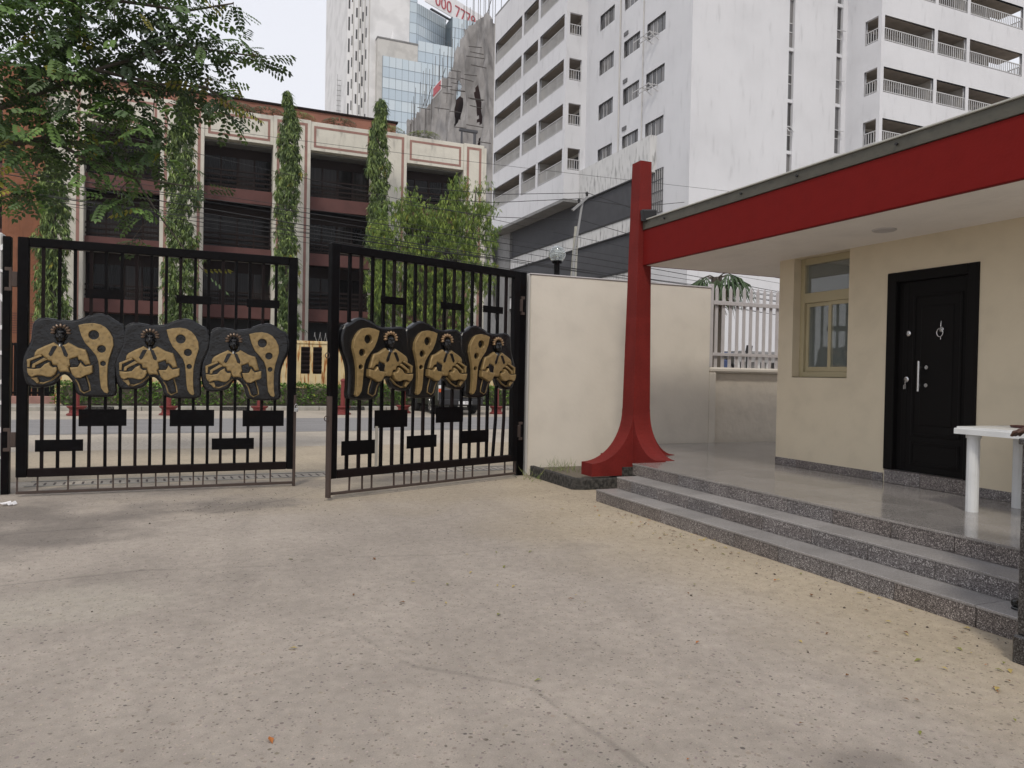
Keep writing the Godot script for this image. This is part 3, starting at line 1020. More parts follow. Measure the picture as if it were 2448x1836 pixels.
# ------------------------------------------------------------------ guardhouse and steps
func build_guardhouse() -> void:
	# steps: risers and treads of granite slabs on a core
	var o := thing("granite_steps", "three grey speckled granite steps leading up to the guardhouse platform", "steps", Vector3.ZERO)
	var mb := MB.new()
	mb.box(4.735, -0.05, -8.22, 13, 0.12, 2)
	mb.box(5.035, 0.12, -8.22, 13, 0.27, 2)
	mb.box(5.345, 0.27, -8.34, 13, 0.42, 2)
	mb.box(5.93, -0.05, -9.46, 13, 0.42, -8.34)
	mb.box(6.53, -0.05, -10.7, 13, 0.42, -9.46)
	part("core", mb, M.grout, o)
	var st := [[4.70, 0.0, 0.15, 5.01, -8.25], [5.0, 0.15, 0.30, 5.33, -8.245], [5.31, 0.30, 0.45, 0.0, -8.37]]
	for si in 3:
		var s: Array = st[si]
		var z: float = s[4]
		var k := 0
		while z < 1.5:
			var l := RN.randf_range(0.56, 0.62) if k else 0.24 + 0.1 * si
			mb = MB.new()
			mb.rbox(s[0], s[1] + (0.0 if si == 0 else 0.002), z + 0.003, s[0] + 0.035, s[2] - 0.0205, z + l - 0.003, 0.002)
			part("riser_slab", mb, M["granite%d" % (RN.randi() % 4)], o)
			if si < 2:
				mb = MB.new()
				mb.rbox(s[0] - 0.004, s[2] - 0.02, z + 0.0015, s[3], s[2], z + l - 0.0015, 0.003)
				part("tread_slab", mb, M["skylit_tread%d" % (RN.randi() % 4)], o)
			z += l
			k += 1
	for si in 3:
		var s: Array = st[si]
		mb = MB.new()
		mb.rbox(s[0] + 0.036, s[1], s[4], (s[3] if si < 2 else 5.75), s[2] - 0.0205, s[4] + 0.03, 0.002)
		part("end_slab", mb, M.granite0, o)
	# platform tiles, 0.6 m
	for i in 4:
		for j in 17:
			var x := 5.306 + i * 0.6
			var z := -10.67 + j * 0.6
			var x1 := minf(x + 0.6, 7.26)
			if (i < 2 and j < 2) or (i == 0 and j == 2): continue
			if i == 0 and z < -8.4: z = -8.37
			var z1 := -10.67 + (j + 1) * 0.6
			mb = MB.new()
			mb.rbox(x + 0.0008, 0.43, z + 0.0008, x1 - 0.0008, 0.45, z1 - 0.0008, 0.001)
			part("floor_tile", mb, M["tile%d" % (RN.randi() % 4)], o)
	for j in 4:
		for i in 8:
			mb = MB.new()
			mb.rbox(7.262 + i * 0.6, 0.43, -10.67 + j * 0.7, 7.858 + i * 0.6, 0.45, -9.974 + j * 0.7, 0.001)
			part("floor_tile", mb, M["tile%d" % (RN.randi() % 4)], o)

	# the house
	var h := thing("guardhouse", "cream guardhouse with a flat red-edged canopy roof, black door and sliding window", "guardhouse", Vector3.ZERO)
	mb = MB.new()
	mb.wall("x", 7.25, 7.45, -7.86, 1.5, 0.45, 3.19, [[-7.6, -6.695, 1.632, 3.185], [-6.14, -5.06, 0.58, 2.82]])
	mb.wall("z", -7.86, -7.66, 7.45, 11.5, 0.45, 3.19, [])
	mb.wall("x", 11.3, 11.5, -7.66, 1.5, 0.45, 3.19, [[-7.2, -6.75, 1.5, 2.6]])
	mb.wall("z", 1.3, 1.5, 7.45, 11.3, 0.45, 3.19, [])
	part("wall", mb, M.guard_wall, h)
	mb = MB.new()
	mb.box(7.45, 0.46, -7.66, 11.3, 0.47, 1.3)
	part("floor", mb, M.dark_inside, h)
	mb = MB.new()
	mb.wall("x", 9.2, 9.3, -6.1, 1.3, 0.47, 3.19, [])
	part("partition", mb, M.inner_wall, h)
	mb = MB.new()
	mb.wall("x", 7.452, 7.47, -7.65, 1.29, 0.48, 3.18, [[-7.6, -6.695, 1.632, 3.185], [-6.14, -5.06, 0.58, 2.82]])
	mb.wall("x", 11.28, 11.298, -7.65, 1.29, 0.48, 3.18, [[-7.2, -6.75, 1.5, 2.6]])
	mb.wall("z", -7.658, -7.64, 7.47, 11.28, 0.48, 3.18)
	part("dim_lining", mb, M.dim_lining, h)  # dark skin added inside the walls so the room looks dim
	# roof
	mb = MB.new()
	mb.box(5.93, 3.19, -9.11, 12.3, 3.62, 2.2)
	var rf := part("roof_slab", mb, M.soffit, h)
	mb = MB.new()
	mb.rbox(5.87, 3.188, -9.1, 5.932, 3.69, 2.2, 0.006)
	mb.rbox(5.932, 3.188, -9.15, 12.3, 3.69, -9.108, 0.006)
	part("fascia", mb, M.fascia_shaded_red, rf)
	mb = MB.new()
	mb.rbox(5.855, 3.692, -9.1, 5.9, 3.815, 2.2, 0.004)
	mb.rbox(5.9, 3.692, -9.17, 12.3, 3.8, -9.13, 0.004)
	mb.box(5.9, 3.7, -9.13, 12.3, 3.74, 2.2)
	part("gutter", mb, M.gutter, rf)
	mb = MB.new()
	mb.rbox(5.835, 3.815, -9.1, 5.905, 3.832, 2.2, 0.003)
	part("gutter_lip", mb, M.gutter_edge, rf)
	for z in [-8.55, -7.0, -6.12, -4.9]:
		mb = MB.new()
		mb.tube([Vector3(5.852, 3.76, z), Vector3(5.83, 3.76, z)], [0.013], 8)
		part("bolt", mb, M.louvre_dark, rf)
	mb = MB.new()
	mb.lathe([Vector2(0.0, -0.012), Vector2(0.09, -0.012), Vector2(0.105, -0.016), Vector2(0.118, -0.01), Vector2(0.12, 0.0)], 24, Transform3D(Basis(), Vector3(6.64, 3.19, -5.69)))
	part("ceiling_light", mb, M.shaded_white, rf)
	# skirting tiles
	var z := -7.86
	while z < 1.0:
		var l := 0.38 if z < -7.5 else 0.6
		if z + l > -6.14 and z < -6.14: l = -6.14 - z
		if z >= -6.141 and z < -5.06:
			z = -5.06
			continue
		mb = MB.new()
		mb.rbox(7.238, 0.452, z + 0.002, 7.25, 0.548, z + l - 0.002, 0.002)
		part("skirting_tile", mb, M["granite%d" % (RN.randi() % 4)], h)
		z += l
	# window
	var w := Node3D.new()
	hang(w, "window", h)
	mb = MB.new()
	var x0 := 7.37
	for r in [[-7.6, -7.53, 1.632, 3.185], [-6.765, -6.695, 1.632, 3.185], [-7.53, -6.765, 3.1, 3.185], [-7.53, -6.765, 2.6, 2.73], [-7.53, -6.765, 1.632, 1.70]]:
		mb.rbox(x0, r[2], r[0], x0 + 0.07, r[3], r[1], 0.004)
	part("frame", mb, M.beige_frame, w)
	mb = MB.new()
	mb.rbox(7.25, 1.622, -7.6, 7.37, 1.634, -6.695, 0.002)
	part("sill", mb, M.beige_frame, w)
	for k in 2:
		var za := -7.528 if k == 0 else -7.125
		var zb := -7.085 if k == 0 else -6.767
		var xa := x0 + (0.036 if k == 0 else 0.004)
		mb = MB.new()
		for r in [[za, za + 0.048, 1.702, 2.598], [zb - 0.042, zb, 1.702, 2.598], [za + 0.048, zb - 0.042, 2.55, 2.598], [za + 0.048, zb - 0.042, 1.702, 1.765]]:
			mb.rbox(xa, r[2], r[0], xa + 0.028, r[3], r[1], 0.003)
		part("sash", mb, M.beige_frame, w)
		mb = MB.new()
		mb.box(xa + 0.012, 1.765, za + 0.048, xa + 0.016, 2.55, zb - 0.042)
		part("pane", mb, M.clear_glass, w)
	mb = MB.new()
	mb.box(x0 + 0.03, 2.73, -7.53, x0 + 0.034, 3.1, -6.765)
	part("pane", mb, M.clear_glass, w)
	# door
	var d := Node3D.new()
	hang(d, "door", h)
	mb = MB.new()
	for r in [[-6.14, -6.02, 0.6, 2.82], [-5.18, -5.06, 0.6, 2.82], [-6.02, -5.18, 2.71, 2.82]]:
		mb.rbox(7.232, r[2], r[0], 7.40, r[3], r[1], 0.008)
	part("frame", mb, M.door_wood, d)
	mb = MB.new()
	mb.rbox(7.30, 0.6, -6.02, 7.345, 2.71, -5.18, 0.003)
	for r in [[-5.84, -5.26, 1.0, 2.55], [-5.84, -5.26, 0.68, 0.94]]:
		for q in [[r[0], r[0] + 0.03, r[2], r[3]], [r[1] - 0.03, r[1], r[2], r[3]], [r[0] + 0.03, r[1] - 0.03, r[2], r[2] + 0.03], [r[0] + 0.03, r[1] - 0.03, r[3] - 0.03, r[3]]]:
			mb.rbox(7.286, q[2], q[0], 7.302, q[3], q[1], 0.006)
	mb.rbox(7.29, 1.12, -5.74, 7.302, 2.42, -5.36, 0.008)
	mb.rbox(7.292, 0.62, -5.96, 7.302, 2.69, -5.9, 0.004)
	part("door_leaf", mb, M.door_wood, d)
	mb = MB.new()
	mb.tube([Vector3(7.235, 1.493, -5.714), Vector3(7.235, 1.823, -5.714)], [0.0135], 12)
	for y in [1.56, 1.755]:
		mb.tube([Vector3(7.235, y, -5.714), Vector3(7.3, y, -5.714)], [0.009], 8)
		mb.tube([Vector3(7.283, y, -5.66), Vector3(7.297, y, -5.66)], [0.022], 10)
	part("handle", mb, M.steel, d)
	mb = MB.new()
	mb.lathe([Vector2(0.03, 0.0), Vector2(0.03, 0.006), Vector2(0.014, 0.012), Vector2(0.0, 0.012)], 14, Transform3D(Basis(Vector3(0, 0, 1), PI / 2), Vector3(7.29, 2.131, -5.89)))
	part("peephole", mb, M.steel, d)
	mb = MB.new()
	mb.lathe([Vector2(0.032, 0.0), Vector2(0.032, 0.008), Vector2(0.02, 0.014), Vector2(0.0, 0.014)], 14, Transform3D(Basis(Vector3(0, 0, 1), PI / 2), Vector3(7.288, 1.62, -5.9)))
	mb.rbox(7.262, 1.53, -5.905, 7.266, 1.6, -5.895, 0.001)
	mb.rbox(7.255, 1.51, -5.915, 7.259, 1.56, -5.905, 0.001)
	mb.rbox(7.258, 1.515, -5.9, 7.262, 1.565, -5.888, 0.001)
	part("lock_and_keys", mb, M.steel, d)
	mb = MB.new()
	mb.lathe([Vector2(0.034, 0.0), Vector2(0.034, 0.006), Vector2(0.02, 0.016), Vector2(0.0, 0.018)], 14, Transform3D(Basis(Vector3(0, 0, 1), PI / 2), Vector3(7.3, 2.16, -5.5)))
	var pts := []
	for k in 17:
		var a := TAU * k / 16.0
		pts.append(Vector3(7.272, 2.125 + 0.045 * sin(a), -5.5 + 0.036 * cos(a)))
	mb.tube(pts, [0.006], 6, false)
	mb.tube([Vector3(7.285, 2.19, -5.5), Vector3(7.285, 2.25, -5.498)], [0.008, 0.003], 6)
	mb.tube([Vector3(7.285, 2.08, -5.5), Vector3(7.285, 2.05, -5.5)], [0.007, 0.003], 6)
	part("knocker", mb, M.steel, d)
	mb = MB.new()
	mb.rbox(7.2, 0.452, -6.09, 7.4, 0.598, -5.64, 0.003)
	part("threshold_slab", mb, M.granite1, d)
	mb = MB.new()
	mb.rbox(7.2, 0.452, -5.636, 7.4, 0.598, -5.12, 0.003)
	part("threshold_slab", mb, M.granite0, d)
	# granite pedestal at the right edge
	mb = MB.new()
	mb.rbox(4.335, -0.02, -2.78, 4.7, 0.16, -2.3, 0.012)
	mb.rbox(4.365, 0.16, -2.77, 4.67, 1.25, -2.33, 0.006)
	mb.rbox(4.35, 1.25, -2.785, 4.69, 1.285, -2.31, 0.006)
	tag(part("granite_pedestal", mb, M.granite_dark), "dark polished granite pedestal at the right edge in front of the steps", "pedestal")
	# table
	var t := thing("plastic_table", "white plastic table standing against the guardhouse wall beside the door", "table", Vector3(6.68, 0.45, -3.95))
	mb = MB.new()
	var top := soften(PackedVector2Array([Vector2(-0.395, -0.615), Vector2(0.395, -0.615), Vector2(0.395, 0.615), Vector2(-0.395, 0.615)]), 0)
	mb.prism(top, 0.725, 0.757, 0.006, Transform3D(Basis(Vector3(1, 0, 0), -PI / 2), Vector3.ZERO))
	mb.prism(PackedVector2Array([Vector2(-0.41, -0.63), Vector2(0.41, -0.63), Vector2(0.41, 0.63), Vector2(-0.41, 0.63)]), 0.69, 0.742, 0.008, Transform3D(Basis(Vector3(1, 0, 0), -PI / 2), Vector3.ZERO))
	part("tabletop", mb, M.white_plastic, t)
	for c in [[-0.3, -0.52], [0.33, -0.52], [-0.3, 0.52], [0.33, 0.52]]:
		mb = MB.new()
		var lb := Transform3D(Basis(), Vector3(c[0], 0, c[1]))
		mb.prism(ring2(Vector2.ZERO, 0.052, 14), 0.0, 0.69, 0.0, lb * Transform3D(Basis(Vector3(1, 0, 0), -PI / 2), Vector3.ZERO))
		mb.lathe([Vector2(0.062, 0.655), Vector2(0.062, 0.69)], 14, lb)
		part("leg", mb, M.white_plastic, t)
	mb = MB.new()
	mb.lathe([Vector2(0.0, 0.004), Vector2(0.045, 0.004), Vector2(0.055, 0.0), Vector2(0.068, 0.018), Vector2(0.06, 0.02), Vector2(0.045, 0.009), Vector2(0.0, 0.008)], 16, Transform3D(Basis(), Vector3(6.72, 1.208, -4.3)))
	tag(part("dish", mb, M.brown_dish), "small dark red dish lying on the white plastic table", "dish")


# ------------------------------------------------------------------ pylon, walls, fence
func build_pylon() -> void:
	var o := thing("red_pylon", "tall red concrete pylon with four flared buttress feet at the canopy corner", "pylon", Vector3.ZERO)
	var cx0 := 5.79
	var mb := MB.new()
	# tapering shaft with a bevelled top
	var lo := [Vector3(5.77, 0.9, -9.10), Vector3(6.05, 0.9, -9.10), Vector3(6.05, 0.9, -9.41), Vector3(5.77, 0.9, -9.41)]
	var hi := [Vector3(5.80, 4.68, -9.10), Vector3(5.985, 4.68, -9.10), Vector3(5.985, 4.68, -9.32), Vector3(5.80, 4.68, -9.32)]
	for k in 4:
		var j := (k + 1) % 4
		mb.quad(lo[k], lo[j], hi[j], hi[k])
	mb.quad(hi[0], hi[1], hi[2], hi[3])
	part("shaft", mb, M.red_paint, o)
	# four feet, each a concave fin
	var feet := [[Vector3(-1, 0, 0), Vector3(5.77, 0, -9.255), 0.31, 0.66, 0.18, 0.36], [Vector3(0, 0, 1), Vector3(5.91, 0, -9.1), 0.28, 0.62, 0.3, 0.455], [Vector3(1, 0, 0), Vector3(6.05, 0, -9.255), 0.31, 0.44, 0.3, 0.455], [Vector3(0, 0, -1), Vector3(5.91, 0, -9.41), 0.28, 0.6, 0.1, 0.4]]
	for f in feet:
		var dir: Vector3 = f[0]
		var side := dir.cross(Vector3.UP)
		mb = MB.new()
		var prof := PackedVector2Array()
		var L: float = f[3]
		prof.append(Vector2(-0.14, f[4]))
		prof.append(Vector2(L, f[4]))
		prof.append(Vector2(L, f[5]))
		for k in range(1, 15):
			var a := PI / 2 * k / 14.0
			prof.append(Vector2(L * (1.0 - sin(a)) + 0.0, f[5] + (1.12 - f[5]) * (1.0 - cos(a)) ))
		prof.append(Vector2(-0.14, 1.12))
		mb.prism(prof, -f[2] / 2.0, f[2] / 2.0, 0.004, Transform3D(Basis(dir, Vector3.UP, dir.cross(Vector3.UP)), f[1]))
		part("buttress_foot", mb, M.red_paint, o)
	mb = MB.new()
	mb.box(5.6, 0.02, -9.45, 6.2, 0.3, -9.05)
	part("footing", mb, M.kerb_dark, o)
	# floodlight in the joint between pylon and roof
	var fl := thing("floodlight", "black square floodlight fixed to the red pylon just above the canopy edge", "floodlight", Vector3(5.89, 3.885, -9.0))
	mb = MB.new()
	mb.xbox(Transform3D(Basis.from_euler(Vector3(0.25, -0.2, 0.06)), Vector3.ZERO), Vector3(0.21, 0.165, 0.09), 0.012)
	part("housing", mb, M.louvre_dark, fl)
	mb = MB.new()
	mb.bar(Vector3(0, -0.02, -0.05), Vector3(0, 0.1, -0.12), 0.16, 0.02)
	part("bracket", mb, M.louvre_dark, fl)


func build_walls() -> void:
	var mb := MB.new()
	var w := thing("cream_wall", "long smooth cream boundary wall between the gate and the white fence", "wall", Vector3.ZERO)
	mb.rbox(4.865, -0.05, -11.0, 8.365, 3.18, -10.74, 0.012)
	part("wall", mb, M.cream_wall, w)
	mb = MB.new()
	mb.rbox(4.845, 3.18, -11.02, 8.375, 3.2, -10.725, 0.005)
	part("coping", mb, M.shaded_white, w)
	mb = MB.new()
	mb.rbox(4.83, 0.0, -10.99, 4.864, 3.19, -10.76, 0.004)
	part("end_plaster", mb, M.far_grey, w)
	w = thing("low_wall", "low rough cream wall with a thick coping below the white picket fence", "wall", Vector3.ZERO)
	mb = MB.new()
	mb.rbox(8.52, 0.0, -11.0, 14, 1.69, -10.86, 0.01)
	part("wall", mb, M.rough_wall, w)
	mb = MB.new()
	mb.rbox(8.365, 0.0, -11.0, 8.52, 1.69, -10.742, 0.012)
	part("pilaster", mb, M.cream_wall, w)
	mb = MB.new()
	mb.rbox(8.37, 1.69, -11.03, 14, 1.785, -10.735, 0.03)
	part("coping", mb, M.cream_wall, w)
	w = thing("picket_fence", "white steel picket fence with pointed tops on the low wall", "fence", Vector3.ZERO)
	mb = MB.new()
	mb.rbox(8.37, 1.785, -10.83, 8.44, 3.26, -10.76, 0.004)
	part("post", mb, M.shaded_white, w)
	for y in [[2.9, 2.97], [1.99, 2.045]]:
		mb = MB.new()
		mb.rbox(8.44, y[0], -10.79, 14, y[1], -10.75, 0.003)
		part("rail", mb, M.shaded_white, w)
	for i in 34:
		var x := 8.536 + i * 0.1542
		mb = MB.new()
		mb.prism(PackedVector2Array([Vector2(x - 0.029, 1.785), Vector2(x + 0.029, 1.785), Vector2(x + 0.029, 3.18), Vector2(x, 3.245), Vector2(x - 0.029, 3.18)]), -10.815, -10.792, 0.0)
		part("picket", mb, M.shaded_white, w)
	w = thing("left_pier", "chipped white wall pier at the extreme left edge behind the gate post", "pier", Vector3.ZERO)
	mb = MB.new()
	mb.rbox(-4.2, -0.05, -11.0, -2.19, 3.2, -10.79, 0.015)
	part("wall", mb, M.far_grey, w)
	for k in 9:
		mb = MB.new()
		mb.xbox(Transform3D(Basis(Vector3(0, 0, 1), RN.randf() * 3), Vector3(-2.19, 0.4 + k * 0.32 + RN.randf() * 0.1, -10.785)), Vector3(0.05, RN.randf_range(0.03, 0.12), 0.012), 0.003)
		part("paint_chip", mb, M.sign_white, w)


func build_street_furniture() -> void:
	# globe lamp on the wall line
	var o := thing("globe_lamp", "clear ribbed glass globe lamp on a black post behind the cream wall", "lamp", Vector3(6.68, 0, -13.5))
	var mb := MB.new()
	mb.tube([Vector3(0, 0, 0), Vector3(0, 3.86, 0)], [0.06], 14)
	mb.lathe([Vector2(0.1, 3.85), Vector2(0.105, 3.88), Vector2(0.1, 3.9), Vector2(0.0, 3.9)], 18)
	part("post", mb, M.black_paint, o)
	mb = MB.new()
	var prof := []
	for k in 25:
		var a := -1.05 + (PI / 2 + 1.05) * k / 24.0
		var r := 0.172 * (1.0 + 0.012 * sin(k * 2.6))
		prof.append(Vector2(maxf(r * cos(a), 0.0), 4.03 + r * sin(a)))
	mb.lathe(prof, 28)
	for k in 24:
		var q: Vector2 = prof[k]
		prof[k] = Vector2(maxf(q.x - 0.006, 0.0), 4.03 + (q.y - 4.03) * 0.965)
	prof.reverse()
	mb.lathe(prof, 28)
	part("globe", mb, M.lamp_glass, o)
	mb = MB.new()
	for k in 4:
		mb.lathe([Vector2(0.02, 3.98 + k * 0.04), Vector2(0.062, 3.985 + k * 0.04), Vector2(0.06, 3.997 + k * 0.04), Vector2(0.02, 4.0 + k * 0.04)], 14)
	mb.tube([Vector3(0, 3.9, 0), Vector3(0, 4.12, 0)], [0.022, 0.018], 10)
	part("reflector", mb, M.white_lens, o)
	# concrete pole and steel pole
	o = thing("concrete_pole", "pale concrete utility pole with bolt holes behind the cream wall", "utility pole", Vector3(15.72, 0, -30))
	mb = MB.new()
	mb.tube([Vector3(-0.1, 0, 0), Vector3(-0.03, 6.1, 0), Vector3(0.08, 8.32, 0)], [0.17, 0.14, 0.105], 10)
	part("shaft", mb, M.pole_concrete, o)
	for k in 6:
		mb = MB.new()
		mb.tube([Vector3(-0.03 + 0.022 * k, 6.5 + 0.3 * k, 0.08), Vector3(-0.03 + 0.022 * k, 6.5 + 0.3 * k, 0.128)], [0.022], 8)
		part("bolt_hole", mb, M.louvre_dark, o)
	o = thing("steel_pole", "thin leaning steel pole with a slanted crossarm and insulators beside the concrete pole", "utility pole", Vector3(15.5, 0, -29.7))
	mb = MB.new()
	mb.tube([Vector3(-0.2, 0, 0), Vector3(0.05, 7.1, 0), Vector3(0.42, 9.45, 0)], [0.075, 0.06, 0.05], 8)
	part("shaft", mb, M.galv, o)
	mb = MB.new()
	mb.bar(Vector3(-0.12, 8.95, 0.06), Vector3(0.62, 9.62, 0.06), 0.1, 0.1)
	part("crossarm", mb, M.galv, o)
	for q in [Vector3(0.2, 9.3, 0.06), Vector3(0.6, 9.65, 0.06)]:
		mb = MB.new()
		mb.lathe([Vector2(0.03, 0.0), Vector2(0.06, 0.04), Vector2(0.05, 0.08), Vector2(0.075, 0.12), Vector2(0.05, 0.2), Vector2(0.0, 0.22)], 10, Transform3D(Basis(), q))
		part("insulator", mb, M.louvre_dark, o)
	# overhead cables
	var cab := [[8.1, 8.29, -0.58, 0.008], [7.39, 5.66, -0.35, 0.010], [6.6, 5.42, -4.5, 0.009], [6.31, 5.26, -4.5, 0.016], [6.2, 5.14, -4.5, 0.012], [6.12, 5.02, -4.5, 0.018], [6.05, 4.92, -4.5, 0.012], [5.97, 4.82, -4.5, 0.010], [5.89, 4.73, -4.5, 0.013], [5.8, 4.63, -4.5, 0.009], [5.69, 4.57, -4.5, 0.013], [5.57, 4.47, -4.5, 0.009]]
	for i in cab.size():
		var c: Array = cab[i]
		mb = MB.new()
		var pts := []
		var sl: float = (c[1] - c[0]) / (14.23 - c[2])
		for k in 25:
			var x := -16.0 + 2.2 * k
			var sag := 0.35 * sin(i * 1.7) * pow((x - 5.0) / 22.0, 2.0) - 0.10 * cos((x - 5.0) * 0.11 + i)
			pts.append(Vector3(x, c[0] + sl * (x - c[2]) + sag + 0.09, -22.0 + 0.16 * sin(i * 2.3) + 0.02 * x * sin(i)))
		mb.tube(pts, [c[3] * 0.72], 5, false)
		tag(part("overhead_cable", mb, M.cable), "thin black cable over the street, %s of the twelve from above" % ORD[i], "cable", "overhead cables along the street")
	var top := [[Vector3(15.7, 9.5, -29.6), Vector3(22, 10.2, -30.5), Vector3(8.0, 8.9, -30.5)], [Vector3(16.1, 9.8, -29.6), Vector3(30, 6.4, -26), Vector3(8.0, 9.35, -30.5)], [Vector3(15.9, 8.6, -29.8), Vector3(30, 5.4, -25), Vector3(8, 8.6, -30.5)]]
	for i in 3:
		mb = MB.new()
		mb.tube([top[i][2], top[i][2].lerp(top[i][0], 0.5) - Vector3(0, 0.2, 0), top[i][0], top[i][0].lerp(top[i][1], 0.5) - Vector3(0, 0.3, 0), top[i][1]], [0.014], 5, false)
		tag(part("service_cable", mb, M.cable), ["upper", "middle", "lower"][i] + " thin cable strung from the crossarm of the steel pole", "cable", "cables at the steel pole")
	# bollards across the street
	var first: Node3D = null
	var xs := [-3.5, -0.83, 2.05, 4.93, 7.4, 10.97]
	var where := ["farthest left of the row", "second of the row from the left", "third of the row from the left", "seen in the gap between the gate leaves", "beside the black car", "farthest right of the row"]
	for i in 6:
		if i == 0:
			first = thing("red_bollard", "x", "bollard", Vector3(xs[0], 0, -27.3), 0.0, "red bollards along the far pavement")
			mb = MB.new()
			mb.lathe([Vector2(0.3, 0.0), Vector2(0.3, 0.04), Vector2(0.22, 0.09), Vector2(0.21, 0.2), Vector2(0.29, 0.27), Vector2(0.29, 0.3), Vector2(0.1, 0.31)], 8)
			part("base", mb, M.red_old, first)
			mb = MB.new()
			mb.tube([Vector3(0, 0.3, 0), Vector3(0, 1.2, 0)], [0.085, 0.075], 10)
			mb.lathe([Vector2(0.1, 1.2), Vector2(0.1, 1.24), Vector2(0.05, 1.3), Vector2(0.0, 1.31)], 10)
			part("shaft", mb, M.red_old, first)
		else:
			dup(first, "red_bollard", Vector3(xs[i], 0, -27.3 - (0.8 if i == 4 else 0.0)))
	for i in 6:
		get_node("red_bollard" + ("" if i == 0 else "_%03d" % i)).set_meta("label", "dull red octagonal-based bollard across the road, " + where[i])


func build_car() -> void:
	var o := thing("black_car", "black off-road car seen from behind, parked across the road behind the right gate leaf", "car", Vector3(9.2, 0, -26.5))
	# local: rear at z = 0, nose at -4.1
	var side := PackedVector2Array([Vector2(0.0, 0.5), Vector2(-0.02, 0.95), Vector2(0.04, 1.05), Vector2(0.16, 1.72), Vector2(0.3, 1.8), Vector2(1.9, 1.82), Vector2(2.15, 1.75), Vector2(2.75, 1.12), Vector2(3.95, 1.0), Vector2(4.08, 0.85), Vector2(4.1, 0.45), Vector2(3.75, 0.34), Vector2(0.15, 0.36)])
	var mb := MB.new()
	mb.prism(side, -0.88, 0.88, 0.06, Transform3D(Basis(Vector3(0, 0, -1), Vector3.UP, Vector3(1, 0, 0)), Vector3.ZERO))
	part("body", mb, M.car_black, o)
	mb = MB.new()
	mb.xbox(Transform3D(Basis(Vector3(1, 0, 0), -0.17), Vector3(0, 1.42, -0.085)), Vector3(1.42, 0.5, 0.03), 0.01)
	for sx in [-0.885, 0.885]:
		mb.box(sx - 0.012, 1.15, -1.4, sx + 0.012, 1.65, -0.42)
		mb.box(sx - 0.012, 1.15, -2.2, sx + 0.012, 1.65, -1.48)
	part("window", mb, M.pane2, o)
	for sx in [-0.84, 0.84]:
		mb = MB.new()
		mb.rbox(sx - 0.055, 0.86, -0.03, sx + 0.055, 0.99, 0.035, 0.01)
		part("tail_light", mb, M.orange_lens, o)
		mb = MB.new()
		mb.rbox(sx - 0.05, 0.995, -0.05, sx + 0.05, 1.12, 0.03, 0.01)
		part("reverse_light", mb, M.white_lens, o)
		mb = MB.new()
		mb.rbox(sx - (0.075 if sx < 0 else -0.065), 0.56, -0.02, sx - (0.062 if sx < 0 else -0.078), 0.98, 0.03, 0.003)
		part("chrome_strip", mb, M.steel, o)
	mb = MB.new()
	mb.rbox(-0.86, 0.38, -0.12, 0.86, 0.6, 0.09, 0.03)
	part("bumper", mb, M.louvre_dark, o)
	mb = MB.new()
	mb.rbox(-0.12, 0.41, 0.09, 0.4, 0.53, 0.1, 0.002)
	var p := part("number_plate", mb, M.sign_white, o)
	var tm := TextMesh.new()
	tm.text = "01"
	tm.font = SystemFont.new()
	tm.font.font_names = PackedStringArray(["Droid Sans"])
	tm.font_size = 32
	tm.pixel_size = 0.0035
	tm.depth = 0.004
	var ch := put("plate_number", tm, M.cable, p)
	ch.position = Vector3(0.18, 0.47, 0.103)
	for q in [Vector3(-0.8, 0.36, -0.95), Vector3(-0.8, 0.36, -3.3), Vector3(0.8, 0.36, -0.95), Vector3(0.8, 0.36, -3.3)]:
		var wn := Node3D.new()
		hang(wn, "wheel", o)
		wn.position = q
		mb = MB.new()
		mb.lathe([Vector2(0.0, -0.12), Vector2(0.3, -0.12), Vector2(0.36, -0.08), Vector2(0.36, 0.08), Vector2(0.3, 0.12), Vector2(0.0, 0.12)], 20, Transform3D(Basis(Vector3(0, 0, 1), PI / 2), Vector3.ZERO))
		part("tyre", mb, M.tyre, wn)
		mb = MB.new()
		for k in 6:
			mb.bar(Vector3(0.125 * signf(q.x), 0, 0), Vector3(0.125 * signf(q.x), 0.21 * sin(k * TAU / 6), 0.21 * cos(k * TAU / 6)), 0.03, 0.05)
		mb.lathe([Vector2(0.2, -0.125), Vector2(0.23, -0.128), Vector2(0.23, 0.128), Vector2(0.2, 0.125)], 20, Transform3D(Basis(Vector3(0, 0, 1), PI / 2), Vector3.ZERO))
		part("rim", mb, M.steel, wn)


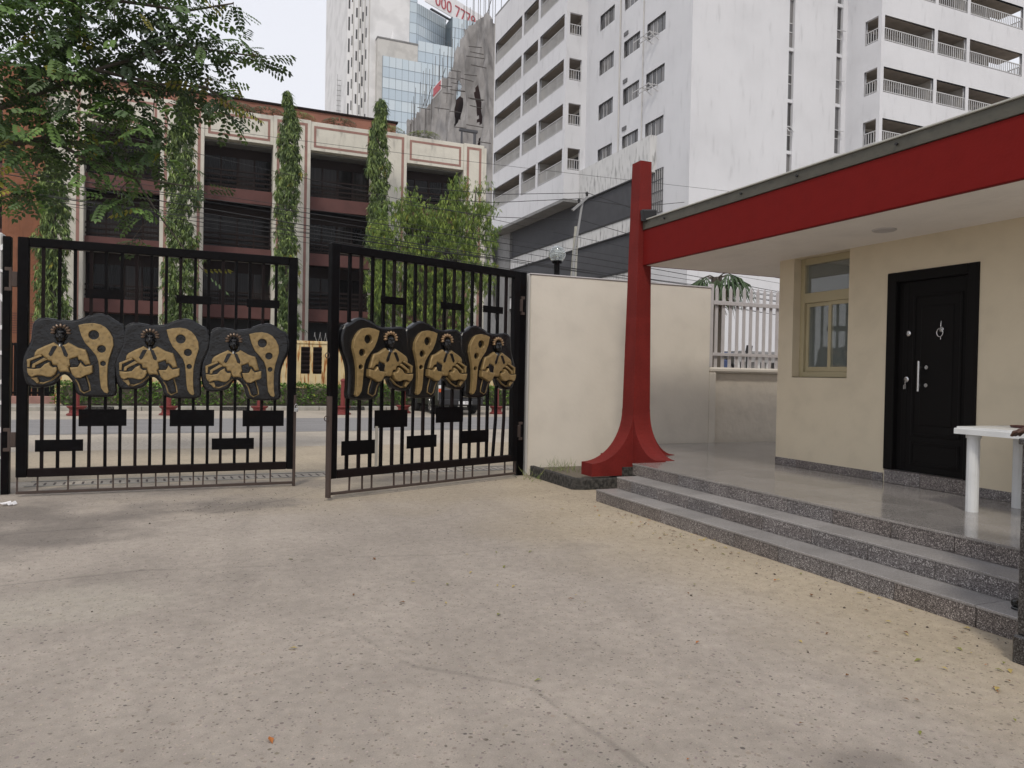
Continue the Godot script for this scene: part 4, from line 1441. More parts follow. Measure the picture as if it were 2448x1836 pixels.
# ------------------------------------------------------------------ person at the right edge
func nets(mb: MB, bones: Array, cell: float, k: float) -> void:
	# meshes tapered capsules joined by a smooth minimum: [a, b, ra, rb]
	var vals := {}
	var near := {}
	for bi in bones.size():
		var b: Array = bones[bi]
		var r := maxf(b[2], b[3]) + cell * 2.5
		var lo := Vector3i(((b[0] as Vector3).min(b[1]) - Vector3(r, r, r)) / cell) - Vector3i.ONE
		var hi := Vector3i(((b[0] as Vector3).max(b[1]) + Vector3(r, r, r)) / cell) + Vector3i.ONE
		for x in range(lo.x, hi.x + 1):
			for y in range(lo.y, hi.y + 1):
				for z in range(lo.z, hi.z + 1):
					var p := Vector3(x, y, z) * cell
					var ab: Vector3 = b[1] - b[0]
					var t := clampf((p - b[0]).dot(ab) / maxf(ab.length_squared(), 1e-9), 0.0, 1.0)
					var d: float = (p - b[0] - ab * t).length() - lerpf(b[2], b[3], t)
					var key := Vector3i(x, y, z)
					if vals.has(key):
						var o: float = vals[key]
						var h := maxf(k - absf(o - d), 0.0) / k
						vals[key] = minf(o, d) - h * h * k * 0.25
					else:
						vals[key] = d
	var corners := [Vector3i(0, 0, 0), Vector3i(1, 0, 0), Vector3i(0, 1, 0), Vector3i(1, 1, 0), Vector3i(0, 0, 1), Vector3i(1, 0, 1), Vector3i(0, 1, 1), Vector3i(1, 1, 1)]
	var edges := [[0, 1], [2, 3], [4, 5], [6, 7], [0, 2], [1, 3], [4, 6], [5, 7], [0, 4], [1, 5], [2, 6], [3, 7]]
	var vert := {}
	for key: Vector3i in vals:
		var s := []
		var inside := 0
		for c: Vector3i in corners:
			var w: float = vals.get(key + c, 1.0)
			s.append(w)
			if w < 0: inside += 1
		if inside == 0 or inside == 8: continue
		var acc := Vector3.ZERO
		var cnt := 0
		for e in edges:
			if (s[e[0]] < 0) != (s[e[1]] < 0):
				var t: float = s[e[0]] / (s[e[0]] - s[e[1]])
				acc += Vector3(corners[e[0]]).lerp(Vector3(corners[e[1]]), t)
				cnt += 1
		vert[key] = (Vector3(key) + acc / cnt) * cell
	var nrm := func(p: Vector3) -> Vector3:
		var q := Vector3i((p / cell).round())
		var g := Vector3.ZERO
		for ax in 3:
			var e := Vector3i.ZERO
			e[ax] = 1
			g[ax] = vals.get(q + e, 1.0) - vals.get(q - e, 1.0)
		return g.normalized()
	for key: Vector3i in vals:
		var a: float = vals[key]
		for ax in 3:
			var e := Vector3i.ZERO
			e[ax] = 1
			var b: float = vals.get(key + e, 1.0)
			if (a < 0) == (b < 0): continue
			var u := Vector3i.ZERO
			u[(ax + 1) % 3] = 1
			var w := Vector3i.ZERO
			w[(ax + 2) % 3] = 1
			var ks := [key, key - u, key - u - w, key - w]
			if not (vert.has(ks[0]) and vert.has(ks[1]) and vert.has(ks[2]) and vert.has(ks[3])): continue
			var q := [vert[ks[0]], vert[ks[1]], vert[ks[2]], vert[ks[3]]]
			if b < 0: q.reverse()
			var ns := []
			for p in q: ns.append(nrm.call(p))
			mb.trin(q[0], q[1], q[2], ns[0], ns[1], ns[2])
			mb.trin(q[0], q[2], q[3], ns[0], ns[2], ns[3])


func build_person() -> void:
	# a guard on the lowest step, almost wholly outside the frame, one hand on the granite pedestal
	var o := thing("person", "person in dark clothes and black cap standing on the lowest step behind the granite pedestal", "person", Vector3(4.955, 0.15, -2.865), PI)
	o.scale = Vector3.ONE * 1.035
	# local: facing +z, then turned towards the gate
	var P := {"hip": Vector3(0, 0.93, 0), "chest": Vector3(0, 1.3, 0.01), "neck": Vector3(0, 1.5, 0.0), "lh": Vector3(-0.09, 0.9, 0), "rh": Vector3(0.09, 0.9, 0), "lk": Vector3(-0.1, 0.49, 0.05), "rk": Vector3(0.1, 0.5, 0.1), "la": Vector3(-0.075, 0.09, -0.06), "ra": Vector3(0.075, 0.09, 0.04)}
	var cloth := MB.new()
	nets(cloth, [[P.hip, P.chest, 0.135, 0.16], [Vector3(-0.13, 1.4, 0), Vector3(0.13, 1.4, 0), 0.085, 0.085], [P.lh, P.lk, 0.095, 0.07], [P.rh, P.rk, 0.095, 0.07], [P.lk, P.la, 0.07, 0.06], [P.rk, P.ra, 0.07, 0.06], [Vector3(-0.19, 1.4, 0), Vector3(-0.25, 1.14, 0.02), 0.062, 0.052], [Vector3(-0.25, 1.14, 0.02), Vector3(-0.2, 1.0, 0.2), 0.052, 0.042], [Vector3(0.19, 1.4, 0), Vector3(0.26, 1.16, -0.1), 0.062, 0.052], [Vector3(0.26, 1.16, -0.1), Vector3(0.2, 1.13, 0.05), 0.05, 0.042]], 0.016, 0.05)
	part("clothing", cloth, M.cloth_navy, o)
	var skin := MB.new()
	nets(skin, [[P.neck, Vector3(0, 1.56, 0.02), 0.055, 0.052], [Vector3(0, 1.67, 0.01), Vector3(0, 1.65, 0.03), 0.092, 0.085], [Vector3(0, 1.6, 0.05), Vector3(0, 1.58, 0.07), 0.062, 0.045]], 0.009, 0.03)
	nets(skin, [[Vector3(0, 1.665, 0.105), Vector3(0, 1.635, 0.125), 0.011, 0.016], [Vector3(-0.022, 1.6, 0.098), Vector3(0.022, 1.6, 0.098), 0.008, 0.008], [Vector3(-0.093, 1.66, 0.01), Vector3(-0.093, 1.63, 0.01), 0.014, 0.01], [Vector3(0.093, 1.66, 0.01), Vector3(0.093, 1.63, 0.01), 0.014, 0.01]], 0.006, 0.01)
	for h in [[Vector3(0.195, 1.13, 0.06), Vector3(-0.1, -0.15, 0.98), 1.0], [Vector3(-0.2, 0.99, 0.22), Vector3(0, -0.5, 0.85), -1.0]]:
		var f: Vector3 = h[1].normalized()
		var sd: Vector3 = f.cross(Vector3.UP).normalized() * h[2]
		var up: Vector3 = sd.cross(f).normalized() * h[2]
		var c: Vector3 = h[0] + f * 0.055
		var bones := [[h[0], c, 0.026, 0.03], [c - sd * 0.022, c - sd * 0.024 + f * 0.03, 0.017, 0.014], [c + sd * 0.022, c + sd * 0.024 + f * 0.03, 0.017, 0.014]]
		for k in 4:
			var b: Vector3 = c + sd * (-0.03 + 0.02 * k) + f * 0.035
			var l: float = [0.034, 0.04, 0.038, 0.03][k]
			var m1: Vector3 = b + f * l - up * 0.008
			var m2: Vector3 = m1 + f * l * 0.6 - up * 0.018
			bones.append([b, m1, 0.0095, 0.009])
			bones.append([m1, m2, 0.009, 0.0075])
		var th: Vector3 = c - sd * 0.035 - f * 0.015
		bones.append([th, th - sd * 0.02 + f * 0.035 - up * 0.01, 0.012, 0.0095])
		nets(skin, bones, 0.0055, 0.012)
	part("body", skin, M.skin, o)
	for sx in [[-0.075, -0.06], [0.075, 0.04]]:
		var shoe := MB.new()
		nets(shoe, [[Vector3(sx[0], 0.05, sx[1] - 0.04), Vector3(sx[0], 0.045, sx[1] + 0.12), 0.046, 0.042], [Vector3(sx[0], 0.04, sx[1] + 0.12), Vector3(sx[0], 0.035, sx[1] + 0.19), 0.042, 0.03]], 0.01, 0.03)
		shoe.rbox(sx[0] - 0.042, 0.0, sx[1] - 0.08, sx[0] + 0.042, 0.016, sx[1] + 0.2, 0.006)
		part("shoe", shoe, M.leather, o)
	var cap := MB.new()
	cap.lathe([Vector2(0.104, 1.695), Vector2(0.108, 1.73), Vector2(0.09, 1.775), Vector2(0.04, 1.795), Vector2(0.0, 1.8)], 18)
	var peak := PackedVector2Array()
	for k in 11:
		var a := PI * k / 10.0
		peak.append(Vector2(0.1 * cos(a), 0.055 + 0.12 * sin(a)))
	cap.prism(peak, -0.004, 0.004, 0.0, Transform3D(Basis(Vector3(1, 0, 0), PI / 2 + 0.3), Vector3(0, 1.71, 0.0)))
	part("cap", cap, M.cloth_navy, o)


# ------------------------------------------------------------------ building across the street
func build_pale_building() -> void:
	var Z := -40.0
	var o := thing("office_building", "cream office block with pink-striped pillars, red-brown bands and dark recessed windows", "building", Vector3.ZERO)
	var piers := [[-6.85, -4.94], [-1.73, 0.24], [3.5, 5.36], [8.62, 10.5], [13.8, 15.02]]
	var fl := [[13.08, 10.72, 10.02], [10.02, 7.75, 7.12], [7.12, 4.81, 4.17]]   # head, sill, underside of the band
	for i in piers.size():
		var p: Array = piers[i]
		var mb := MB.new()
		mb.rbox(p[0], 0, Z - 0.9, p[1], 14.6, Z, 0.02)
		var pi := part("pillar", mb, M.pale_facade, o)
		mb = MB.new()
		var x0: float = p[0] + 0.17
		var x1: float = p[1] - 0.17
		for r in [[x0, x0 + 0.14, 0.3, 14.42], [x1 - 0.14, x1, 0.3, 14.42], [x0 + 0.14, x1 - 0.14, 14.28, 14.42]]:
			mb.box(r[0], r[2], Z - 0.01, r[1], r[3], Z + 0.006)
		part("stripe", mb, M.pink_stripe, pi)
	var bays := [[-10.0, -6.85], [-4.94, -1.73], [0.24, 3.5], [5.36, 8.62], [10.5, 13.8]]
	for i in bays.size():
		var a: float = bays[i][0]
		var b: float = bays[i][1]
		var mb := MB.new()
		mb.rbox(a, 13.08, Z - 0.5, b, 14.57, Z - 0.06, 0.015)
		var pp := part("parapet_panel", mb, M.pale_facade, o)
		mb = MB.new()
		for r in [[a + 0.16, a + 0.28, 13.24, 14.36], [b - 0.28, b - 0.16, 13.24, 14.36], [a + 0.28, b - 0.28, 14.24, 14.36], [a + 0.28, b - 0.28, 13.24, 13.36]]:
			mb.box(r[0], r[2], Z - 0.07, r[1], r[3], Z - 0.052)
		part("stripe", mb, M.pink_stripe, pp)
		for k in 3:
			var f: Array = fl[k]
			mb = MB.new()
			mb.rbox(a, f[2], Z - 1.5, b, f[1], Z - 0.32, 0.01)
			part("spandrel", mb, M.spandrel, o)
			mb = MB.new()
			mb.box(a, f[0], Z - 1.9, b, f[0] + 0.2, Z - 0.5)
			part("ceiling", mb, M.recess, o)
			# glazing set back, with curtains behind dark panes
			var w := Node3D.new()
			hang(w, "window", o)
			var zb := Z - 1.35
			var cols := 4
			var wd := (b - a) / cols
			mb = MB.new()
			mb.box(a, f[1] - 0.02, zb - 0.05, b, f[1] + 0.05, zb + 0.04)
			mb.box(a, f[0] - 0.55, zb - 0.05, b, f[0] + 0.0, zb + 0.03)
			for q in cols + 1:
				var xx := a + wd * q
				var hw := 0.06 if q == 2 else 0.035
				mb.box(xx - hw, f[1] + 0.05, zb - 0.05, xx + hw, f[0] - 0.55, zb + 0.045)
			part("frame", mb, M.frame_brown, w)
			for q in cols:
				mb = MB.new()
				mb.box(a + wd * q + 0.04, f[1] + 0.05, zb - 0.02, a + wd * (q + 1) - 0.04, f[0] - 0.55, zb)
				part("pane", mb, M["curtain%d" % ((q * 2 + i + k * 2 + (1 if q == 1 else 0)) % 3)], w)
			for q in (4 if k < 1 or i == 3 else 3):
				mb = MB.new()
				var yy: float = f[1] + 0.12 + q * 0.25
				if k == 1 and i == 3:
					yy = f[1] + 0.06 + q * 0.17
				mb.box(a + 0.02, yy, Z - 0.5, b - 0.02, yy + 0.085, Z - 0.44)
				part("rail_slat", mb, M.slat_brown, o)
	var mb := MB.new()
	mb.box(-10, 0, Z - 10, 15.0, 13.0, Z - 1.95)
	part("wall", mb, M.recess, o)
	mb = MB.new()
	mb.box(-9.9, 0, Z - 2.0, 13.9, 4.17, Z - 1.5)
	part("ground_floor_wall", mb, M.louvre_dark, o)
	mb = MB.new()
	mb.rbox(15.02, 0, Z - 9, 15.2, 14.5, Z - 0.1, 0.01)
	part("side_wall", mb, M.pale_facade, o)
	mb = MB.new()
	mb.box(-10, 13.0, Z - 10, 15.0, 13.2, Z - 0.5)
	part("roof", mb, M.concrete, o)
	mb = MB.new()
	mb.rbox(-11, 13.2, Z - 9, 10.15, 15.5, Z - 1.2, 0.02)
	var ph := part("penthouse", mb, M.pent_brown, o)
	mb = MB.new()
	mb.rbox(-11, 15.5, Z - 9.1, 10.25, 15.6, Z - 1.1, 0.01)
	part("penthouse_cap", mb, M.slat_brown, ph)
	# steel frame on the roof
	mb = MB.new()
	for r in [[13.95, 14.03], [14.72, 14.86]]:
		mb.box(r[0], 13.2, Z - 1.1, r[1], 15.62, Z - 0.98)
	mb.box(13.85, 15.6, Z - 1.15, 14.95, 15.74, Z - 0.95)
	part("roof_frame", mb, M.louvre, o)
	# brown tower of the building
	o = thing("brown_stair_tower", "tall orange-brown rendered stair tower on the left of the cream office block", "tower", Vector3.ZERO)
	mb = MB.new()
	mb.rbox(-8.05, 0, Z - 7, -6.45, 15.0, Z + 0.5, 0.02)
	part("wall", mb, M.brown_wall, o)
	for k in 9:
		mb = MB.new()
		mb.box(-8.06, 3.0 + 0.055 * k * 2, Z + 0.5, -6.44, 3.03 + 0.055 * k * 2, Z + 0.515)
		part("ridge", mb, M.spandrel, o)
	# boundary wall with louvred vents
	var bw := thing("boundary_wall", "cream boundary wall with rust-streaked coping and brown louvred vent openings across the road", "wall", Vector3.ZERO)
	mb = MB.new()
	var holes := []
	for g in 7:
		for q in 2:
			var x := -3.92 + 2.0 * g + 0.5 * q
			holes.append([x, x + 0.38, 1.43, 2.58])
	mb.wall("z", -32.7, -32.5, -4.9, 16.0, 0.14, 2.7, holes)
	part("wall", mb, M.rust_wall, bw)
	mb = MB.new()
	mb.rbox(-4.9, 2.7, -32.75, 16.0, 2.83, -32.46, 0.02)
	part("coping", mb, M.rust_wall, bw)
	for h in holes:
		for q in 6:
			mb = MB.new()
			mb.xbox(Transform3D(Basis(Vector3(1, 0, 0), 0.7), Vector3(h[0] + 0.19, 1.52 + q * 0.19, -32.61)), Vector3(0.38, 0.15, 0.025))
			part("louvre", mb, M.slat_brown, bw)
	mb = MB.new()
	mb.box(-4.8, 0.2, -33.1, 15.9, 2.6, -33.05)
	part("backing", mb, M.vent_dark, bw)
	# razor wire
	var rw := thing("razor_wire", "coil of grey razor wire lying on top of the rust-streaked boundary wall", "wire", Vector3.ZERO)
	mb = MB.new()
	var pts := []
	for k in 600:
		var a := k * 0.5
		pts.append(Vector3(4.6 + k * 0.018, 3.0 + 0.02 * sin(k * 0.13) + 0.2 * sin(a), -32.6 + 0.2 * cos(a)))
	mb.tube(pts, [0.012], 4, false)
	part("coil", mb, M.galv, rw)
	# black sheet gate at the far left
	var bf := thing("black_fence", "black slatted metal fence on a pink kerb in front of the brown stair tower", "fence", Vector3.ZERO)
	mb = MB.new()
	mb.rbox(-12, 0.1, -32.9, -4.9, 0.42, -32.5, 0.02)
	part("kerb_base", mb, M.pink_stripe, bf)
	for i in 36:
		mb = MB.new()
		mb.box(-11.9 + i * 0.195, 0.42, -32.72, -11.9 + i * 0.195 + 0.16, 2.4, -32.68)
		part("slat", mb, M.black_paint, bf)
	for y in [0.5, 2.3]:
		mb = MB.new()
		mb.box(-12, y, -32.68, -4.9, y + 0.08, -32.62)
		part("rail", mb, M.black_paint, bf)


# ------------------------------------------------------------------ white apartment complex
func railing(parent: Node, axis: String, p: float, a: float, b: float, y0: float, y1: float) -> void:
	var mb := MB.new()
	var n := maxi(3, int(round((b - a) / 0.19)))
	for i in n + 1:
		var u := lerpf(a, b, float(i) / n)
		var w := 0.028 if i % 8 == 0 else 0.016
		if axis == "x": mb.box(p - 0.02, y0, u - w, p + 0.02, y1, u + w)
		else: mb.box(u - w, y0, p - 0.02, u + w, y1, p + 0.02)
	for y in [y0 + 0.06, y1 - 0.03]:
		if axis == "x": mb.box(p - 0.03, y, a, p + 0.03, y + 0.05, b)
		else: mb.box(a, y, p - 0.03, b, y + 0.05, p + 0.03)
	part("railing", mb, M.rail_white, parent)


func sash_window(parent: Node, x: float, z0: float, z1: float, y0: float, y1: float, pick: int) -> void:
	var w := Node3D.new()
	hang(w, "window", parent)
	var mb := MB.new()
	for r in [[z0, z0 + 0.07, y0, y1], [z1 - 0.07, z1, y0, y1], [z0, z1, y0, y0 + 0.06], [z0, z1, y1 - 0.06, y1]]:
		mb.box(x, r[2], r[0], x + 0.06, r[3], r[1])
	part("frame", mb, M.alu, w)
	var n := 4
	for i in n:
		var a := lerpf(z0 + 0.07, z1 - 0.07, float(i) / n)
		var b := lerpf(z0 + 0.07, z1 - 0.07, float(i + 1) / n)
		mb = MB.new()
		mb.box(x + 0.03, y0 + 0.06, a + 0.015, x + 0.05, y1 - 0.06, b - 0.015)
		part("pane", mb, M["pane%d" % [0, 1, 1, 0, 2, 0, 1, 2, 1][(i * 2 + pick) % 9]], w)
		if i:
			mb = MB.new()
			mb.box(x + 0.005, y0 + 0.06, a - 0.02, x + 0.055, y1 - 0.06, a + 0.02)
			part("mullion", mb, M.rail_white if i != 3 else M.alu, w)


func build_apartments() -> void:
	var o := thing("apartment_tower", "large white stained apartment tower with open balconies and white railings", "building", Vector3.ZERO)
	var rows := [18.0, 21.22, 24.45, 27.7, 30.95]
	# left wing, facing left
	var xa := 24.2
	var bays := [[-62.0, -56.2], [-55.8, -53.0], [-52.6, -48.45]]
	var holes := []
	for t in rows:
		for b in bays: holes.append([b[0], b[1], t - 1.87, t])
	var mb := MB.new()
	mb.wall("x", xa, xa + 0.18, -62.25, -48.1, 14.32, 33.4, holes)
	part("left_wing_wall", mb, M.tower_white, o)
	mb = MB.new()
	var ch := []
	for t in rows: ch.append([24.47, 25.46, t - 1.56, t])
	mb.wall("z", -48.28, -48.1, xa + 0.18, 26.0, 14.32, 33.4, ch)
	part("left_wing_end", mb, M.tower_white, o)
	mb = MB.new()
	mb.box(xa + 1.6, 14.32, -62.25, xa + 1.75, 33.4, -48.28)
	for b in [-62.2, -56.0, -52.8]:
		mb.box(xa + 0.18, 14.4, b - 0.08, xa + 1.6, 33.3, b + 0.08)
	mb.box(24.2, 14.32, -62.4, 33, 33.4, -62.25)
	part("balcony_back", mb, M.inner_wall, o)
	mb = MB.new()
	for t in rows:
		mb.box(xa + 0.18, t + 0.002, -62.25, xa + 1.6, t + 0.25, -48.28)
		mb.box(xa + 0.18, t - 2.0, -62.25, xa + 1.6, t - 1.88, -48.28)
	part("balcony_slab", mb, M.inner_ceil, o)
	mb = MB.new()
	for t in rows:
		for z in [-60.6, -58.2, -54.9, -51.6, -49.6]:
			mb.box(xa + 1.57, t - 1.88, z, xa + 1.598, t - 0.25, z + 0.9)
	part("balcony_door", mb, M.dark_door, o)
	for t in rows:
		for b in bays: railing(o, "x", xa + 0.06, b[0], b[1], t - 1.87, t - 0.87)
		railing(o, "z", -48.16, 24.47, 25.46, t - 1.56, t - 0.8)
	mb = MB.new()
	mb.box(xa, 33.4, -62.25, 40, 33.6, -36)
	part("roof_slab", mb, M.concrete, o)
	mb = MB.new()
	mb.box(xa, 14.1, -62.25, 26.0, 14.318, -48.1)
	part("overhang_slab", mb, M.concrete, o)
	# stair wall with strip windows
	var xw := 25.9
	holes = []
	var wr := [17.5, 20.63, 23.75, 26.89, 30.02, 33.15]
	for t in wr:
		for b in [[-46.22, -44.28], [-42.96, -41.03], [-40.2, -38.2]]:
			holes.append([b[0], b[1], t - 1.08, t])
	holes.append([-39.2, -38.1, 11.64, 14.24])
	mb = MB.new()
	mb.wall("x", xw, xw + 0.2, -48.1, -35.802, 0, 40, holes)
	part("window_wall", mb, M.tower_white, o)
	mb = MB.new()
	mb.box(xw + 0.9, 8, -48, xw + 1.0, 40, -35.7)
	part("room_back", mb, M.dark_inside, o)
	var pick := 0
	for t in wr:
		for b in [[-46.22, -44.28], [-42.96, -41.03], [-40.2, -38.2]]:
			sash_window(o, xw + 0.1, b[0], b[1], t - 1.08, t, pick)
			pick += 1
		mb = MB.new()
		mb.box(xw - 0.05, t + 0.35, -42.95, xw + 0.05, t + 0.6, -42.45)
		part("vent_grille", mb, M.alu, o)
	# grille window by the pylon
	var gw := Node3D.new()
	hang(gw, "grille_window", o)
	mb = MB.new()
	mb.box(xw + 0.12, 11.64, -39.2, xw + 0.14, 14.24, -38.1)
	part("pane", mb, M.pane0, gw)
	for i in 11:
		mb = MB.new()
		mb.box(xw - 0.06, 11.6, -39.2 + i * 0.11 - 0.015, xw - 0.02, 14.28, -39.2 + i * 0.11 + 0.015)
		part("grille_bar", mb, M.rail_white if i % 2 else M.alu, gw)
	mb = MB.new()
	for y in [11.6, 12.25, 12.9, 13.6, 14.25]:
		mb.box(xw - 0.07, y, -39.25, xw - 0.02, y + 0.04, -38.05)
	part("grille_rail", mb, M.alu, gw)
	# rain pipes and cracked edge strip
	mb = MB.new()
	mb.tube([Vector3(xw - 0.06, 16.5, -43.4), Vector3(xw - 0.06, 40, -43.4)], [0.05], 6)
	mb.tube([Vector3(xw - 0.06, 16.5, -40.55), Vector3(xw - 0.06, 40, -40.55)], [0.035], 6)
	part("rain_pipe", mb, M.far_grey, o)
	# brackets for air conditioners
	for t in [22.66, 19.5]:
		mb = MB.new()
		for z in [-39.6, -38.9]:
			mb.bar(Vector3(xw, t, z), Vector3(xw - 0.7, t, z), 0.05, 0.05)
			mb.bar(Vector3(xw, t - 0.35, z), Vector3(xw - 0.65, t, z), 0.04, 0.04)
		mb.bar(Vector3(xw - 0.7, t, -40.6), Vector3(xw - 0.7, t, -38.8), 0.05, 0.05)
		mb.bar(Vector3(xw - 0.3, t, -40.6), Vector3(xw - 0.3, t, -38.8), 0.05, 0.05)
		part("bracket", mb, M.rail_white, o)
	# parapet of the podium and its louvred bands
	var xp := 25.45
	mb = MB.new()
	mb.box(xp, 14.16, -48.08, xw, 16.42, -38.9)
	part("podium_parapet", mb, M.stain_white, o)
	mb = MB.new()
	mb.box(xp, 10.8, -60.7, xw, 11.79, -39.2)
	mb.box(xp, 7.3, -60.7, xw, 8.33, -39.2)
	mb.box(xp, 2.8, -60.7, xw, 4.8, -39.2)
	part("podium_band", mb, M.stain_white, o)
	var bands := [[11.8, 14.15], [8.34, 10.79], [4.81, 7.29]]
	for bi in 3:
		var y0: float = bands[bi][0]
		var y1: float = bands[bi][1]
		var pn := Node3D.new()
		hang(pn, "louvre_panel", o)
		mb = MB.new()
		mb.box(xp + 0.2, y0, -60.6, xp + 0.3, y1, -39.3)
		part("backing", mb, M.louvre_dark, pn)
		mb = MB.new()
		for i in 142:
			var z := -60.6 + i * 0.15
			mb.box(xp + 0.1, y0, z, xp + 0.2, y1, z + 0.09)
		part("fin", mb, M.louvre, pn)
		mb = MB.new()
		mb.box(xp - 0.04, y0 - 0.07, -60.7, xp + 0.12, y0 + 0.06, -39.25)
		mb.box(xp - 0.02, y1 - 0.05, -60.7, xp + 0.12, y1 + 0.03, -39.25)
		part("edge_rail", mb, M.louvre_dark, pn)
	mb = MB.new()
	mb.box(xp - 0.1, 0, -70, 40, 14.09, -60.71)
	mb.box(xp + 0.1, 0, -60.7, xw, 2.8, -39.2)
	part("podium_wall", mb, M.concrete, o)
	# bright middle wall with two slit windows
	var zb := -35.5
	holes = []
	for s in [[33.03, 33.46], [36.89, 37.38]]: holes.append([s[0], s[1], 6.0, 39.0])
	mb = MB.new()
	mb.wall("z", zb - 0.3, zb, 25.9, 37.74, 0, 40, holes)
	part("middle_wall", mb, M.tower_white, o)
	for si in 2:
		var s: Array = [[33.03, 33.46], [36.89, 37.38]][si]
		for k in 9:
			var yb := 9.31 + 3.14 * k + (0.35 if si else 0.0)
			var w := Node3D.new()
			hang(w, "slit_window", o)
			mb = MB.new()
			mb.box(s[0], yb - 0.2, zb - 0.28, s[1], yb, zb - 0.06)
			part("sill", mb, M.tower_white, w)
			for q in [[yb, yb + 0.95, 0], [yb + 1.0, yb + 1.5, 2], [yb + 1.55, yb + 2.94, 0]]:
				mb = MB.new()
				mb.box(s[0] + 0.03, q[0], zb - 0.22, s[1] - 0.03, q[1], zb - 0.18)
				part("pane", mb, M["pane%d" % ((q[2] + k + si) % 3)], w)
			mb = MB.new()
			for y in [yb + 0.95, yb + 1.5]: mb.box(s[0], y, zb - 0.24, s[1], y + 0.05, zb - 0.15)
			part("frame", mb, M.rail_white, w)
			if (si == 1 and k > 1) or (si == 0 and k == 2):
				mb = MB.new()
				var tilt := Transform3D(Basis(Vector3(1, 0, 0), -1.15 if si else -0.7), Vector3((s[0] + s[1]) / 2, yb + 1.5, zb - 0.16))
				for q in [[-0.2, 0.2, -0.04, 0.0], [-0.2, 0.2, -0.5, -0.46], [-0.2, -0.16, -0.46, -0.04], [0.16, 0.2, -0.46, -0.04]]:
					mb.xbox(tilt * Transform3D(Basis(), Vector3((q[0] + q[1]) / 2, (q[2] + q[3]) / 2, 0)), Vector3(q[1] - q[0], q[3] - q[2], 0.03))
				part("open_sash", mb, M.rail_white, w)
	# right wing
	var xd := 37.74
	var zd := -32.9
	var dr := [14.35, 17.5, 20.6, 23.7, 26.8, 29.9]
	holes = []
	for t in dr: holes.append([-34.08, -33.14, t - 1.5, t])
	mb = MB.new()
	mb.wall("x", xd, xd + 0.18, zb, zd, 0, 40, holes)
	part("right_wing_side", mb, M.tower_white, o)
	var db := [[38.0, 42.3], [42.6, 45.25], [45.55, 50.7]]
	holes = []
	for t in dr:
		for b in db: holes.append([b[0], b[1], t - 1.53, t])
	mb = MB.new()
	mb.wall("z", zd - 0.18, zd, xd + 0.18, 51.0, 0, 40, holes)
	part("right_wing_wall", mb, M.tower_white, o)
	mb = MB.new()
	mb.box(xd + 0.18, 0, -34.9, 50.0, 40, -34.75)
	for b in [42.45, 45.4]: mb.box(b - 0.08, 8, -34.75, b + 0.08, 40, zd - 0.18)
	part("balcony_back", mb, M.inner_wall, o)
	mb = MB.new()
	for t in dr:
		mb.box(xd + 0.18, t + 0.002, -34.75, 51.0, t + 0.25, zd - 0.18)
		mb.box(xd + 0.18, t - 1.68, -34.75, 51.0, t - 1.54, zd - 0.18)
	part("balcony_slab", mb, M.inner_ceil, o)
	mb = MB.new()
	for t in dr:
		for x in [38.6, 41.0, 43.6, 46.6, 48.6]: mb.box(x, t - 1.54, -34.748, x + 0.8, t - 0.2, -34.72)
	part("balcony_door", mb, M.dark_door, o)
	for t in dr:
		for b in db: railing(o, "z", zd - 0.06, b[0], b[1], t - 1.53, t - 0.74)
		railing(o, "x", xd + 0.06, -34.08, -33.14, t - 1.5, t - 0.72)
		railing(o, "x", 50.9, -34.7, -33.1, t - 1.53, t - 0.74)


